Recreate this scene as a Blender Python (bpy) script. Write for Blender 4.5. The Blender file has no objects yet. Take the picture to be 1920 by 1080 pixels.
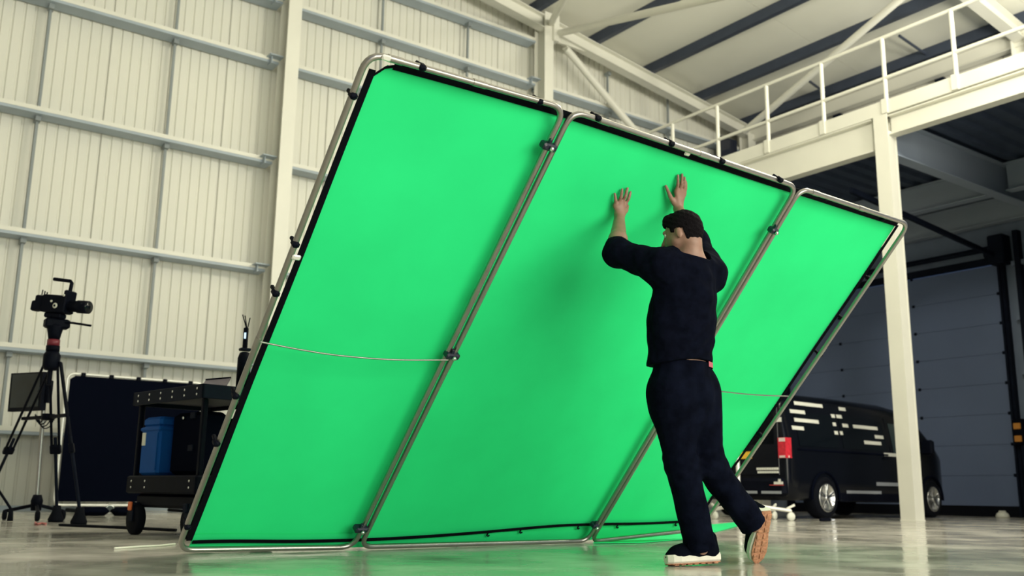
import bpy, bmesh, math, random
import numpy as np
from mathutils import Vector, Matrix
random.seed(7)
S = bpy.context.scene
COL = S.collection
# ------------------------------------------------------------------ camera
F_PX = 1810.0; HC = 0.335
PITCH = math.atan((925-540)/F_PX); ROLL = math.radians(0.73); YAW = math.radians(36.3)
FH = Vector((math.sin(YAW), math.cos(YAW), 0)); RH = Vector((math.cos(YAW), -math.sin(YAW), 0)); ZU = Vector((0, 0, 1))
FW = FH*math.cos(PITCH)+ZU*math.sin(PITCH); U0 = -FH*math.sin(PITCH)+ZU*math.cos(PITCH)
RR = RH*math.cos(ROLL)+U0*math.sin(ROLL); UU = -RH*math.sin(ROLL)+U0*math.cos(ROLL)
CAM = Vector((0, 0, HC))
cd = bpy.data.cameras.new('camera'); cam = bpy.data.objects.new('camera', cd); COL.objects.link(cam)
cd.sensor_width = 36.0; cd.lens = F_PX/1920*36.0; cd.clip_end = 200
M = Matrix((RR, UU, -FW)).transposed().to_4x4(); M.translation = CAM
cam.matrix_world = M
cd.dof.use_dof = True; cd.dof.focus_distance = 4.9; cd.dof.aperture_fstop = 2.8
S.camera = cam
# ------------------------------------------------------------------ world, added lights, exposure
w = bpy.data.worlds.new('world'); S.world = w; w.use_nodes = True
w.node_tree.nodes['Background'].inputs[0].default_value = (0.42, 0.63, 1.0, 1)
w.node_tree.nodes['Background'].inputs[1].default_value = 0.46
def area(name, loc, target, sx, sy, power, col):
    l = bpy.data.lights.new(name, 'AREA'); l.shape = 'RECTANGLE'; l.size = sx; l.size_y = sy; l.energy = power; l.color = col
    o = bpy.data.objects.new(name, l); COL.objects.link(o); o.location = loc
    o.rotation_euler = (Vector(target)-Vector(loc)).to_track_quat('-Z', 'Y').to_euler(); return o
WARM = (1.0, 0.95, 0.76)
area('front_fill', (4.6, -9.0, 3.0), (3.6, 5, 1.7), 12, 5.5, 1800, WARM)  # added unseen area light behind the camera, brightens the green screen
def fill_point(loc, power, r=.35):       # added unseen point lights that brighten the roof and gable wall
    l = bpy.data.lights.new('overhead_fill', 'POINT'); l.energy = power; l.shadow_soft_size = r; l.color = WARM
    o = bpy.data.objects.new('overhead_fill', l); COL.objects.link(o); o.location = loc
fill_point((11.5, 3.0, 7.6), 400); fill_point((12.0, -2.0, 7.4), 380); fill_point((9.4, 4.8, 7.5), 880); fill_point((15.8, 2.5, 7.6), 800); fill_point((16.2, 5.6, 7.5), 380)
S.view_settings.view_transform = 'Standard'; S.view_settings.look = 'None'
S.view_settings.gamma = 1.0; S.view_settings.use_curve_mapping = False; S.view_settings.exposure = 0.0
# ------------------------------------------------------------------ pixel rays
def ray(x, y): return FW+RR*((x-960)/F_PX)+UU*((540-y)/F_PX)
def onz(x, y, z=0.0): d = ray(x, y); return CAM+d*((z-HC)/d.z)
def onx(x, y, X): d = ray(x, y); return CAM+d*(X/d.x)
def ony(x, y, Y): d = ray(x, y); return CAM+d*(Y/d.y)
def atd(x, y, h): d = ray(x, y); return CAM+d*(h/d.dot(FH))
def onplane(x, y, p, n): d = ray(x, y); return CAM+d*((p-CAM).dot(n)/d.dot(n))
# ------------------------------------------------------------------ materials
MATS = {}
def mat(name, col, rough=.5, metal=0., var=0., vscale=4., bump=0., bscale=40., stretch=(1, 1, 1), rvar=0., spec=.5, col2=None, emit=0.):
    m = bpy.data.materials.new(name); m.use_nodes = True; nt = m.node_tree; b = nt.nodes['Principled BSDF']
    b.inputs['Base Color'].default_value = (*col, 1); b.inputs['Roughness'].default_value = rough; b.inputs['Metallic'].default_value = metal
    b.inputs['Specular IOR Level'].default_value = spec
    tc = nt.nodes.new('ShaderNodeTexCoord'); mp = nt.nodes.new('ShaderNodeMapping'); mp.inputs['Scale'].default_value = stretch
    nt.links.new(tc.outputs['Object'], mp.inputs['Vector'])
    if var or rvar or col2:
        n = nt.nodes.new('ShaderNodeTexNoise'); n.inputs['Scale'].default_value = vscale; n.inputs['Detail'].default_value = 5
        nt.links.new(mp.outputs[0], n.inputs['Vector'])
        if var or col2:
            r = nt.nodes.new('ShaderNodeValToRGB'); e = r.color_ramp.elements
            e[0].position = .3; e[1].position = .7
            c2 = col2 if col2 else tuple(min(1, c*(1+var)) for c in col); c1 = tuple(c*(1-var) for c in col)
            e[0].color = (*c1, 1); e[1].color = (*c2, 1)
            nt.links.new(n.outputs['Fac'], r.inputs[0]); nt.links.new(r.outputs[0], b.inputs['Base Color'])
        if rvar:
            mr = nt.nodes.new('ShaderNodeMapRange'); mr.inputs[1].default_value = .3; mr.inputs[2].default_value = .7
            mr.inputs[3].default_value = max(0, rough-rvar); mr.inputs[4].default_value = rough+rvar
            nt.links.new(n.outputs['Fac'], mr.inputs[0]); nt.links.new(mr.outputs[0], b.inputs['Roughness'])
    if bump:
        n2 = nt.nodes.new('ShaderNodeTexNoise'); n2.inputs['Scale'].default_value = bscale; n2.inputs['Detail'].default_value = 3
        nt.links.new(mp.outputs[0], n2.inputs['Vector'])
        bp = nt.nodes.new('ShaderNodeBump'); bp.inputs['Strength'].default_value = bump; bp.inputs['Distance'].default_value = .01
        nt.links.new(n2.outputs['Fac'], bp.inputs['Height']); nt.links.new(bp.outputs[0], b.inputs['Normal'])
    if emit:
        b.inputs['Emission Color'].default_value = (*col, 1); b.inputs['Emission Strength'].default_value = emit
    MATS[name] = m; return m
mat('cladding', (.73, .72, .645), .5, var=.03, vscale=.6)
mat('steel_white', (.75, .74, .665), .45, var=.03, vscale=1.5)
mat('girt_steel_shaded', (.36, .42, .48), .5, 0., var=.05, vscale=3)  # galvanised steel, bluish shade of the girt undersides put into the colour
mat('tie_steel', (.24, .27, .28), .5, var=.08, vscale=3)
mat('steel_white_shaded', (.30, .35, .44), .5, var=.04, vscale=1.5)  # white-painted inner beams with their bluish shade put into the colour
mat('roof_sheet', (.84, .83, .74), .5, var=.03, vscale=.8)
mat('purlin_steel', (.055, .07, .11), .45, .3, var=.1)
mat('deck_steel', (.05, .068, .115), .5, .2, var=.12)
mat('floor', (.54, .52, .475), .15, var=.22, vscale=1.9, bump=.22, bscale=6, rvar=.08, stretch=(1, 1, 1), spec=.6)
mat('door_shaded', (.115, .155, .27), .65, var=.05, vscale=1)  # light grey door, darkened and blued to paint in its shade
mat('wall_grey', (.15, .19, .28), .55, var=.06)
mat('dark_metal', (.007, .010, .020), .55, 0., var=.15, spec=.05)
mat('navy_black', (.0025, .0036, .0095), .95, spec=.02)
mat('black_plastic', (.003, .004, .009), .5, var=.2, vscale=8, spec=.05)
mat('rubber', (.004, .005, .009), .85, spec=.1)
mat('chroma_green', (.018, .74, .235), .8, var=.05, vscale=2.2, bump=.08, bscale=3, spec=.25)
mat('black_band', (.003, .0038, .006), .9, spec=.06)
mat('alu_tube', (.34, .325, .305), .3, .9, var=.06, vscale=12, bump=.05, bscale=60)
mat('alu_white', (.86, .85, .80), .3, .35, var=.03)
mat('clamp_navy', (.008, .011, .028), .35)
mat('silver', (.7, .7, .7), .22, 1.)
mat('skin', (.29, .165, .12), .5, var=.12, vscale=25, bump=.06, bscale=220)
mat('hair', (.008, .007, .0085), .7, var=.5, vscale=160, bump=.6, bscale=300, spec=.02)
mat('shirt', (.0026, .0036, .0090), .95, var=.3, vscale=30, bump=.25, bscale=30, spec=.03)
mat('denim', (.0028, .0040, .0100), .95, var=.45, vscale=14, bump=.25, bscale=45, spec=.03)
mat('shoe_knit', (.003, .004, .008), .95, bump=.4, bscale=300, spec=.03)
mat('sole_white', (.74, .72, .62), .55, var=.05, vscale=30)
mat('sole_gum', (.42, .20, .11), .6, var=.3, vscale=60, bump=.4, bscale=120)
mat('waist_red', (.45, .10, .13), .7)
mat('van_paint', (.003, .004, .008), .2, spec=.25)
mat('van_glass', (.003, .005, .008), .1, spec=.25)
mat('cab_glass', (.025, .045, .055), .1, spec=.4)
mat('decal_white', (.78, .78, .72), .5)
mat('decal_grey', (.30, .32, .36), .5)
mat('lamp_red', (.62, .03, .05), .15, var=.2, vscale=20, spec=.7)
mat('lamp_clear', (.75, .62, .60), .2)
mat('plate_yellow', (.86, .52, .04), .45)
mat('red_mark', (.55, .06, .06), .5)
mat('case_blue', (.008, .075, .30), .5, var=.08, vscale=6, spec=.06)
mat('sticker', (.72, .72, .62), .6)
mat('orange', (.75, .16, .04), .5)
mat('amber', (.55, .22, .03), .5)
mat('screen_glass', (.006, .012, .017), .15, var=.9, vscale=5, spec=.22)
mat('led_white', (.55, .75, 1.0), .3, emit=1.2)
mat('laptop_back', (.22, .19, .24), .4, .4)
mat('red_ring', (.16, .012, .025), .4)
mat('cable_pink', (.55, .18, .17), .5)
mat('cream', (.8, .8, .72), .5)
mat('window_dark', (.012, .016, .035), .12, spec=.7)
# ------------------------------------------------------------------ mesh helpers
WM = {}
def V(*a): return Vector(a)
class MB:
    def __init__(s): s.v = []; s.f = []; s.sm = []
    def add(s, vs, fs, smooth=False):
        o = len(s.v); s.v += [Vector(p) for p in vs]
        for f in fs: s.f.append([i+o for i in f]); s.sm.append(smooth)
        return s
    def box(s, a, b, ch=0.0):
        (x0, y0, z0), (x1, y1, z1) = a, b
        x0, x1 = min(x0, x1), max(x0, x1); y0, y1 = min(y0, y1), max(y0, y1); z0, z1 = min(z0, z1), max(z0, z1)
        return s.obox(V((x0+x1)/2, (y0+y1)/2, (z0+z1)/2), V(1, 0, 0), V(0, 1, 0), V(0, 0, 1), (x1-x0, y1-y0, z1-z0), ch)
    def obox(s, c, ax, ay, az, dims, ch=0.0):
        c = Vector(c); hx, hy, hz = [d/2 for d in dims]
        if ch <= 0:
            vs = [c+ax*(i*hx)+ay*(j*hy)+az*(k*hz) for i in (-1, 1) for j in (-1, 1) for k in (-1, 1)]
            return s.add(vs, [(0, 1, 3, 2), (4, 6, 7, 5), (0, 4, 5, 1), (2, 3, 7, 6), (0, 2, 6, 4), (1, 5, 7, 3)])
        ch = min(ch, hx*.9, hy*.9, hz*.9); vs = []
        for k, inset in ((-hz, ch), (-hz+ch, 0), (hz-ch, 0), (hz, ch)):
            X, Y = hx-inset, hy-inset
            for (i, j) in ((-X+ch, -Y), (X-ch, -Y), (X, -Y+ch), (X, Y-ch), (X-ch, Y), (-X+ch, Y), (-X, Y-ch), (-X, -Y+ch)):
                vs.append(c+ax*i+ay*j+az*k)
        fs = [tuple(range(7, -1, -1)), tuple(range(24, 32))]
        for r in range(3):
            for i in range(8): fs.append((r*8+i, r*8+(i+1) % 8, r*8+8+(i+1) % 8, r*8+8+i))
        return s.add(vs, fs)
    def bar(s, a, b, wd, hg, up=V(0, 0, 1), ch=0.0):
        a, b = Vector(a), Vector(b); d = (b-a); L = d.length; d.normalize()
        sd = d.cross(up).normalized(); u = sd.cross(d)
        return s.obox((a+b)/2, d, sd, u, (L, wd, hg), ch)
    def tube(s, pts, r, n=10, caps=True, closed=False):
        pts = [Vector(p) for p in pts]; N = len(pts); rs = r if isinstance(r, (list, tuple)) else [r]*N
        vs = []; prev = None
        for i, p in enumerate(pts):
            if closed: t = pts[(i+1) % N]-pts[i-1]
            else: t = pts[min(i+1, N-1)]-pts[max(i-1, 0)]
            t.normalize()
            if prev is None:
                a = V(0, 0, 1) if abs(t.z) < .9 else V(1, 0, 0); u = t.cross(a).normalized()
            else:
                u = (prev-t*prev.dot(t)).normalized()
            prev = u; q = t.cross(u)
            for k in range(n):
                an = 2*math.pi*k/n; vs.append(p+(u*math.cos(an)+q*math.sin(an))*rs[i])
        fs = []
        for i in range(N if closed else N-1):
            j = (i+1) % N
            for k in range(n): fs.append((i*n+k, i*n+(k+1) % n, j*n+(k+1) % n, j*n+k))
        s.add(vs, fs, True)
        if caps and not closed:
            s.add(vs[:n], [tuple(range(n-1, -1, -1))]); s.add(vs[-n:], [tuple(range(n))])
        return s
    def lathe(s, c, axis, prof, n=20):
        c = Vector(c); axis = Vector(axis).normalized(); a = V(0, 0, 1) if abs(axis.z) < .9 else V(1, 0, 0)
        u = axis.cross(a).normalized(); q = axis.cross(u); vs = []
        for (h, r) in prof:
            for k in range(n):
                an = 2*math.pi*k/n; vs.append(c+axis*h+(u*math.cos(an)+q*math.sin(an))*max(r, 1e-5))
        fs = []
        for i in range(len(prof)-1):
            for k in range(n): fs.append((i*n+k, i*n+(k+1) % n, (i+1)*n+(k+1) % n, (i+1)*n+k))
        fs.append(tuple(range(n-1, -1, -1))); fs.append(tuple(range((len(prof)-1)*n, len(prof)*n)))
        return s.add(vs, fs, True)
    def prism(s, poly, d):
        poly = [Vector(p) for p in poly]; n = len(poly); d = Vector(d); vs = poly+[p+d for p in poly]
        fs = [tuple(range(n-1, -1, -1)), tuple(range(n, 2*n))]+[(i, (i+1) % n, n+(i+1) % n, n+i) for i in range(n)]
        return s.add(vs, fs)
    def hbeam(s, a, b, wd, hg, tf=.02, tw=.014, up=V(0, 0, 1)):
        a, b = Vector(a), Vector(b); d = (b-a).normalized(); sd = d.cross(up).normalized(); u = sd.cross(d); L = (b-a).length; c = (a+b)/2
        s.obox(c+u*(hg/2-tf/2), d, sd, u, (L, wd, tf)); s.obox(c-u*(hg/2-tf/2), d, sd, u, (L, wd, tf)); s.obox(c, d, sd, u, (L, tw, hg-2*tf))
        return s
    def build(s, name, m, parent=None, world=True, label=None):
        me = bpy.data.meshes.new(name); vs = s.v
        if parent is not None and world:
            iw = WM.get(parent.name, Matrix()).inverted(); vs = [iw @ p for p in vs]
        org = Vector((0, 0, 0)); mw = Matrix()
        if parent is None:
            xs = [p.x for p in vs]; ys = [p.y for p in vs]; zs = [p.z for p in vs]
            org = V((min(xs)+max(xs))/2, (min(ys)+max(ys))/2, min(zs)); vs = [p-org for p in vs]; mw = Matrix.Translation(org)
        me.from_pydata([tuple(p) for p in vs], [], s.f); me.polygons.foreach_set('use_smooth', s.sm); me.update()
        bm = bmesh.new(); bm.from_mesh(me); bmesh.ops.recalc_face_normals(bm, faces=bm.faces); bm.to_mesh(me); bm.free()
        me.materials.append(MATS[m]); o = bpy.data.objects.new(name, me); COL.objects.link(o); o.location = org
        WM[o.name] = mw
        if parent is not None:
            o.parent = parent; WM[o.name] = WM.get(parent.name, Matrix())
        if label: o['label'] = label
        return o
def tag(o, label=None, cat=None, group=None, kind=None):
    if label: o['label'] = label
    if cat: o['category'] = cat
    if group: o['group'] = group
    if kind: o['kind'] = kind
    return o
def thing(name, loc, label, cat, rz=0., group=None):
    o = bpy.data.objects.new(name, None); COL.objects.link(o); o.empty_display_size = .1; o.location = loc; o.rotation_euler = (0, 0, rz)
    WM[o.name] = Matrix.Translation(loc) @ Matrix.Rotation(rz, 4, 'Z'); return tag(o, label, cat, group)
def share(o, loc, parent=None):
    c = o.copy(); COL.objects.link(c); c.location = loc
    if parent is not None: c.parent = parent
    WM[c.name] = WM.get(parent.name, Matrix()) if parent else Matrix.Translation(loc); return c
def arc_pts(c, a, b, n=6):
    # rounded corner: quadratic through a, c (control), b
    c, a, b = Vector(c), Vector(a), Vector(b)
    return [a*(1-t)**2+c*2*t*(1-t)+b*t*t for t in [i/n for i in range(n+1)]]
def grid_mesh(P, nu, nv, thick=None):
    vs = [P(i/nu, j/nv) for j in range(nv+1) for i in range(nu+1)]
    fs = [(j*(nu+1)+i, j*(nu+1)+i+1, (j+1)*(nu+1)+i+1, (j+1)*(nu+1)+i) for j in range(nv) for i in range(nu)]
    return vs, fs

# =================================================================== THE BUILDING
WY = 16.0; EX = 19.25
fl = MB(); fl.box((-16, -16, -.2), (EX+.4, WY+.3, 0)); fl = fl.build('floor', 'floor'); tag(fl, kind='structure')
# gable wall: backing plus separate ribbed sheets
SLOPE = -.138
def rz(X): return 10.36+SLOPE*(X-12.2)          # underside of the gable rafter
def roofz(X): return rz(X)+.30+.24
RIDGE = 3.0
def roofy(X): return roofz(X) if X >= RIDGE else roofz(2*RIDGE-X)
wb = MB(); wb.prism([(-16, WY+.12, 0), (EX+.4, WY+.12, 0), (EX+.4, WY+.12, roofy(EX+.4)+.1), (RIDGE, WY+.12, roofy(RIDGE)+.1), (-16, WY+.12, roofy(-16)+.1)], (0, .15, 0))
wall = wb.build('wall_back', 'cladding'); tag(wall, kind='structure')
PW = .99
def sheet_mesh(h):
    m = MB(); prof = []; n = 6; p = PW/n
    for k in range(n):
        x = k*p; prof += [(x+.004, .022), (x+.016, 0), (x+p-.030, 0), (x+p-.016, .022)]
    prof.append((PW-.002, .022))
    front = [V(x, y, 0) for x, y in prof]; k = len(front)
    vs = front+[v+V(0, 0, h) for v in front]
    m.add(vs, [(i, i+1, k+i+1, k+i) for i in range(k-1)]); return m
sheets = {}
for i in range(-3, 20):
    x0 = 2.42+(i-3)*PW
    if x0 > EX: continue
    h = roofy(max(x0, x0+PW))-.02
    o = sheet_mesh(h).build('cladding_sheet', 'cladding', wall, world=False)
    o.location = Vector((x0, WY+.06, 0))-wall.location
GIRT_Z = [1.19, 2.40, 4.14, 6.10, 8.00, 9.20, 10.22]
cols_x = [-.55, 6.33, 12.22, 18.9]
def cgirt(x0, x1, z):
    m = MB(); y0, y1, h, t = WY-.30, WY+.03, .10, .02
    m.box((x0, y0, z-h), (x1, y0+t, z)); m.box((x0, y0+t, z-t), (x1, y1, z)); m.box((x0, y0+t, z-h), (x1, y1-.02, z-h+t)); m.box((x0, y1-.02, z-h+.02), (x1, y1, z-t))
    return m
for z in GIRT_Z:
    spans = [(cols_x[0]+.05, cols_x[1]-.12), (cols_x[1]+.02, cols_x[2]-.12), (cols_x[2]+.02, cols_x[3])]
    for (a, b) in spans:
        if z > min(roofy(a), roofy(b))-.3 and z > 10.1: b = min(b, 12.6)
        if z > 10.1 and a > 12: continue
        g_ = cgirt(a, b, z).build('girt', 'girt_steel_shaded', wall); m = MB(); m.box((a, WY-.306, z-.055), (b, WY-.30, z+.012)); m.build('girt_lit_strip', 'steel_white', g_)  # pale strip paints in the lit front face of each girt
m = MB(); m.box((-16, WY-.14, 0), (EX, WY+.04, .07)); o = m.build('baseboard_back', 'girt_steel_shaded'); tag(o, kind='structure')
for xx in (2.42, 4.40, 8.38, 10.42, 14.4, 16.4):
    for i in range(len(GIRT_Z)-1):
        z0, z1 = GIRT_Z[i], GIRT_Z[i+1]-.15
        if z1 > roofy(xx)-.2: continue
        m = MB(); m.box((xx-.02, WY-.13, z0), (xx+.02, WY-.09, z1+.05)); m.box((xx-.04, WY-.2, z1-.03), (xx+.04, WY-.05, z1+.05))
        m.build('girt_tie', 'tie_steel', wall)
    m = MB(); m.box((xx-.025, WY-.16, .07), (xx+.025, WY-.10, GIRT_Z[0]-.15)); m.build('girt_tie', 'tie_steel', wall)
# gable columns
def hcol(x, y, z1, wd, dp, label, name='steel_column', flip=False, plates=True):
    r = thing(name, (x, y, 0), label, 'column', group=None)
    m = MB(); t = .022
    if not flip:
        m.box((x-wd/2, y-dp/2, 0), (x+wd/2, y-dp/2+t, z1)); m.box((x-wd/2, y+dp/2-t, 0), (x+wd/2, y+dp/2, z1)); m.box((x-.01, y-dp/2+t, 0), (x+.01, y+dp/2-t, z1))
    else:
        m.box((x-dp/2, y-wd/2, 0), (x-dp/2+t, y+wd/2, z1)); m.box((x+dp/2-t, y-wd/2, 0), (x+dp/2, y+wd/2, z1)); m.box((x-dp/2+t, y-.01, 0), (x+dp/2-t, y+.01, z1))
    m.build('shaft', 'steel_white', r)
    if plates:
        b = MB(); b.box((x-wd/2-.03, y-dp/2-.03, 0), (x+wd/2+.03, y+dp/2+.03, .025)); b.build('base_plate', 'steel_white', r)
    return r
c1 = hcol(6.33, 15.56, roofy(6.33)-.55, .25, .38, 'white steel wind post left of the green screen, against the ribbed wall')
c2 = hcol(12.22, 15.56, 10.75, .24, .38, 'white steel wind post rising behind the green screen to the rafter')
c3 = hcol(18.9, 15.5, 9.5, .28, .3, 'white steel corner column under the low end of the gable rafter', plates=False)
c4 = hcol(18.98, 8.5, 9.55, .28, .3, 'white steel column against the loading door wall beside the mezzanine', plates=False)
for c, x in ((c1, 6.33), (c2, 12.22)):
    for z in GIRT_Z[:-1]:
        m = MB(); m.box((x-.36, 15.52, z-.02), (x-.10, 15.78, z)); m.box((x-.30, 15.60, z-.14), (x-.285, 15.78, z-.02)); m.build('girt_cleat', 'girt_steel_shaded', c)
# roof: ceiling with sheets and purlins
ce = MB(); ce.prism([(EX+.6, -16, roofy(EX+.6)+.14), (RIDGE, -16, roofy(RIDGE)+.14), (-16, -16, roofy(-16)+.14), (-16, -16, roofy(-16)+.2), (RIDGE, -16, roofy(RIDGE)+.2), (EX+.6, -16, roofy(EX+.6)+.2)], (0, 32.5, 0))
ceil = ce.build('ceiling', 'roof_sheet'); tag(ceil, kind='structure')
PX = [8.42+1.74*i for i in range(7)]        # purlin lines
def roof_panel(xa, xb, ya, yb):
    m = MB(); m.prism([(xa, ya, roofy(xa)), (xb, ya, roofy(xb)), (xb, ya, roofy(xb)+.05), (xa, ya, roofy(xa)+.05)], (0, yb-ya, 0)); return m
edges = [-16, RIDGE]+[RIDGE+1.36*1, RIDGE+3.68]+PX[:6]+[PX[6], EX+.4]
for i in range(len(edges)-1):
    ys = [(-16, 2.2), (2.2, 8.2), (8.2, 12.1), (12.1, 16.1)]
    for (ya, yb) in ys: roof_panel(edges[i]+.006, edges[i+1]-.006, ya+.006, yb-.006).build('roof_panel', 'roof_sheet', ceil)
for x in PX:
    m = MB(); zt = roofy(x)-.003; h = .235
    m.box((x-.04, -16, zt-h), (x-.02, 16, zt)); m.box((x-.02, -16, zt-h), (x+.09, 16, zt-h+.02)); m.box((x-.02, -16, zt-.02), (x+.09, 16, zt))
    m.box((x+.07, -16, zt-h+.02), (x+.09, 16, zt-h+.06))
    m.build('purlin', 'purlin_steel', ceil)
def rafter(y, label):
    r = thing('rafter', (12, y, 0), label, 'beam')
    m = MB(); a = V(RIDGE, y, rz(RIDGE)+.15); b = V(EX-.1, y, rz(EX-.1)+.15); m.hbeam(a, b, .24, .30); m.build('rafter_beam', 'steel_white', r)
    return r
rf = rafter(15.5, 'white sloping roof rafter along the ribbed gable wall')
# haunch at the column
m = MB(); m.prism([(12.36, 15.47, rz(12.36)+.02), (13.5, 15.47, rz(13.5)+.02), (12.36, 15.47, rz(12.36)-.16)], (0, .06, 0)); m.build('haunch_plate', 'steel_white', rf)
m = MB(); m.box((12.30, 15.3, 10.1), (12.46, 15.7, 10.72), .01); m.build('end_plate', 'steel_white', rf)
rafter(8.5, 'white sloping roof rafter crossing the top right corner above the walkway')
m = MB(); m.hbeam((19.0, -6, 9.49), (19.0, 15.9, 9.49), .2, .34); eb = m.build('eave_beam', 'steel_white'); tag(eb, 'long white eave beam behind the walkway railing under the roof edge', 'beam')
def brace(p, q, r, name, label):
    m = MB(); m.tube([p, q], r, 12); d = (Vector(q)-Vector(p)).normalized()
    m.obox(Vector(p)+d*.05, d, d.cross(V(0, 0, 1)).normalized(), d.cross(V(0, 0, 1)).normalized().cross(d), (.22, .16, .03))
    o = m.build(name, 'steel_white'); return tag(o, label, 'brace')
brace(ony(1050, 62, 15.3), atd(1400, -18, 14.2), .075, 'roof_brace', 'white round roof brace running up to the right from the wind post head')
brace(ony(1034, 42, 15.3), atd(1062, -12, 16.5), .07, 'roof_brace', 'short white roof brace rising steeply from the wind post head to the frame top')
brace(ony(1062, 92, 15.5), ony(1230, 292, 15.5), .085, 'wall_brace', 'white diagonal wall brace below the sloping gable rafter')
brace(atd(1396, 246, 20.2), atd(1700, -12, 16.3), .075, 'roof_brace', 'white round roof brace rising from the roof corner behind the walkway railing')
# small dark stays between purlin and eave
for (p, q) in (((1512, 148), (1548, 175)), ((1686, 67), (1738, 103))):
    m = MB(); m.tube([onx(*p, 17.6), onx(*q, 18.9)], .03, 8); tag(m.build('purlin_stay', 'purlin_steel'), 'short dark stay under the roof near the %s of the walkway railing' % ('far end' if p[0] < 1600 else 'near end'), 'brace')
# eave wall
we = MB(); we.box((EX, 9.45+5.4, 0), (EX+.3, WY+.1, 10.2)); we.box((EX, -7, 0), (EX+.3, 9.45, 10.2)); we.box((EX, 9.45, 5.05), (EX+.3, 14.85, 10.2))
wr = we.build('wall_right', 'wall_grey'); tag(wr, kind='structure')
for z in (6.9, 8.4):
    m = MB(); m.box((EX-.12, -7, z), (EX, 15.9, z+.14)); m.build('girt', 'wall_grey', wr)
for k in range(12):
    m = MB(); m.box((EX-.03, 4.0+k*1.0, 6.75), (EX-.005, 4.0+k*1.0+.985, 9.9)); m.build('cladding_sheet', 'cladding', wr)
for y in (10.35, 12.95, 7.6):
    m = MB(); m.box((EX-.16, y-.1, 6.8), (EX, y+.1, 9.32)); m.build('wall_post', 'dark_metal', wr)
for z in (1.45, 2.72, 3.80, 4.9):
    m = MB(); m.box((EX-.14, 5.5, z), (EX, 9.2, z+.10)); m.build('girt', 'wall_grey', wr)
for y in (9.05, 8.75):
    m = MB(); m.box((EX-.2, y-.05, 0), (EX, y+.05, 5.6)); m.build('wall_post', 'dark_metal', wr)
for k in range(9):
    m = MB(); m.box((EX-.03, 5.0+k*.45, .05), (EX-.002, 5.0+k*.45+.43, 5.7)); m.build('cladding_sheet', 'wall_grey', wr)
m = MB(); m.box((EX-.06, 14.1, 8.75), (EX-.035, 15.1, 9.29)); w1 = m.build('window_1', 'window_dark'); tag(w1, kind='structure')
m = MB(); m.box((17.95, WY-.34, 7.0), (18.68, WY-.31, 9.35)); w2 = m.build('window_2', 'window_dark'); tag(w2, kind='structure')
# rear part of the hall, out of the frame: far side wall and an added wall that blocks light below the mezzanine
m = MB(); m.box((-16.2, -16, 0), (-16, WY, 10)); tag(m.build('wall_left', 'cladding'), kind='structure')
m = MB(); m.box((13.9, -7, 0), (14.0, 5.2, 6.1)); m.box((14.0, 5.1, 0), (EX, 5.2, 6.1)); tag(m.build('wall_light_block', 'wall_grey'), kind='structure')
# loading door: stacked panels, hinges, tracks
dr = MB(); dr.box((EX+.05, 9.5, 0), (EX+.09, 14.8, 5.02)); dr = dr.build('door_1', 'door_shaded'); tag(dr, kind='structure')
DH = 5.0/8
for k in range(8):
    m = MB(); m.box((EX-.02, 9.52, .20+k*(DH-.024)+.0015), (EX+.05, 14.78, .20+(k+1)*(DH-.024)-.0015), .004)
    m.build('door_panel', 'door_shaded', dr)
    for y in (9.56, 11.42, 13.3):
        h = MB(); h.box((EX-.045, y-.03, .20+(k+1)*(DH-.024)-.03), (EX-.02, y+.03, .20+(k+1)*(DH-.024)+.03), .008); h.build('hinge', 'dark_metal', dr)
m = MB(); m.box((EX-.03, 9.5, 0), (EX+.05, 14.8, .21)); m.build('bottom_strip', 'rubber', dr)  # dark strip along the foot of the door
for y in (9.44, 14.86):
    m = MB(); m.box((EX-.14, y-.07, 0), (EX, y+.05, 5.1)); m.box((EX-.20, y-.02, 0), (EX-.14, y+.02, 5.1)); m.build('track', 'dark_metal', dr)
    t = MB(); t.bar((EX-.15, y, 5.12), (14.2, y, 5.55), .07, .09); t.build('track', 'dark_metal', dr)
    b = MB(); b.box((EX-.35, y-.22, 4.95), (EX-.02, y+.10, 5.55), .02); b.tube([(EX-.2, y-.2, 5.2), (EX-.2, y+.2, 5.2)], .14, 14); b.build('bracket', 'dark_metal', dr)
m = MB(); m.tube([(EX-.25, 9.4, 5.30), (EX-.25, 14.9, 5.30)], .06, 12); m.build('spring_shaft', 'dark_metal', dr)
m = MB(); m.box((EX-.10, 9.4, 5.02), (EX-.01, 14.9, 5.16)); m.build('header', 'dark_metal', dr)
r = thing('door_control', (EX-.25, 9.28, 1.45), 'dark door control box with orange buttons on the loading door track', 'control box')
m = MB(); m.box((EX-.32, 9.18, 1.38), (EX-.15, 9.40, 1.86), .015); m.build('box_body', 'black_plastic', r)
for z in (1.48, 1.72):
    m = MB(); m.box((EX-.35, 9.22, z-.06), (EX-.32, 9.36, z+.06), .01); m.build('button', 'amber', r)
m = MB(); m.tube([(EX-.22, 9.28, 1.38), (EX-.22, 9.27, .7), (EX-.2, 9.3, .1)], .03, 8); m.build('cable', 'dark_metal', r)
r = thing('small_object', onz(1880, 968), 'small pale rounded object on the floor beside the loading door track', 'object')
p = onz(1880, 968, 0); p = V(18.55, p.y*18.55/p.x, 0); r.location = p; WM[r.name] = Matrix.Translation(p)
m = MB(); m.lathe(p, (0, 0, 1), [(0, .11), (.03, .12), (.08, .10), (.11, .05), (.115, .0)], 14); m.build('lump_body', 'cream', r)
m = MB(); m.box(p+V(-.09, -.03, .10), p+V(.09, .03, .13), .01); m.build('lump_grip', 'cream', r)
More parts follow.
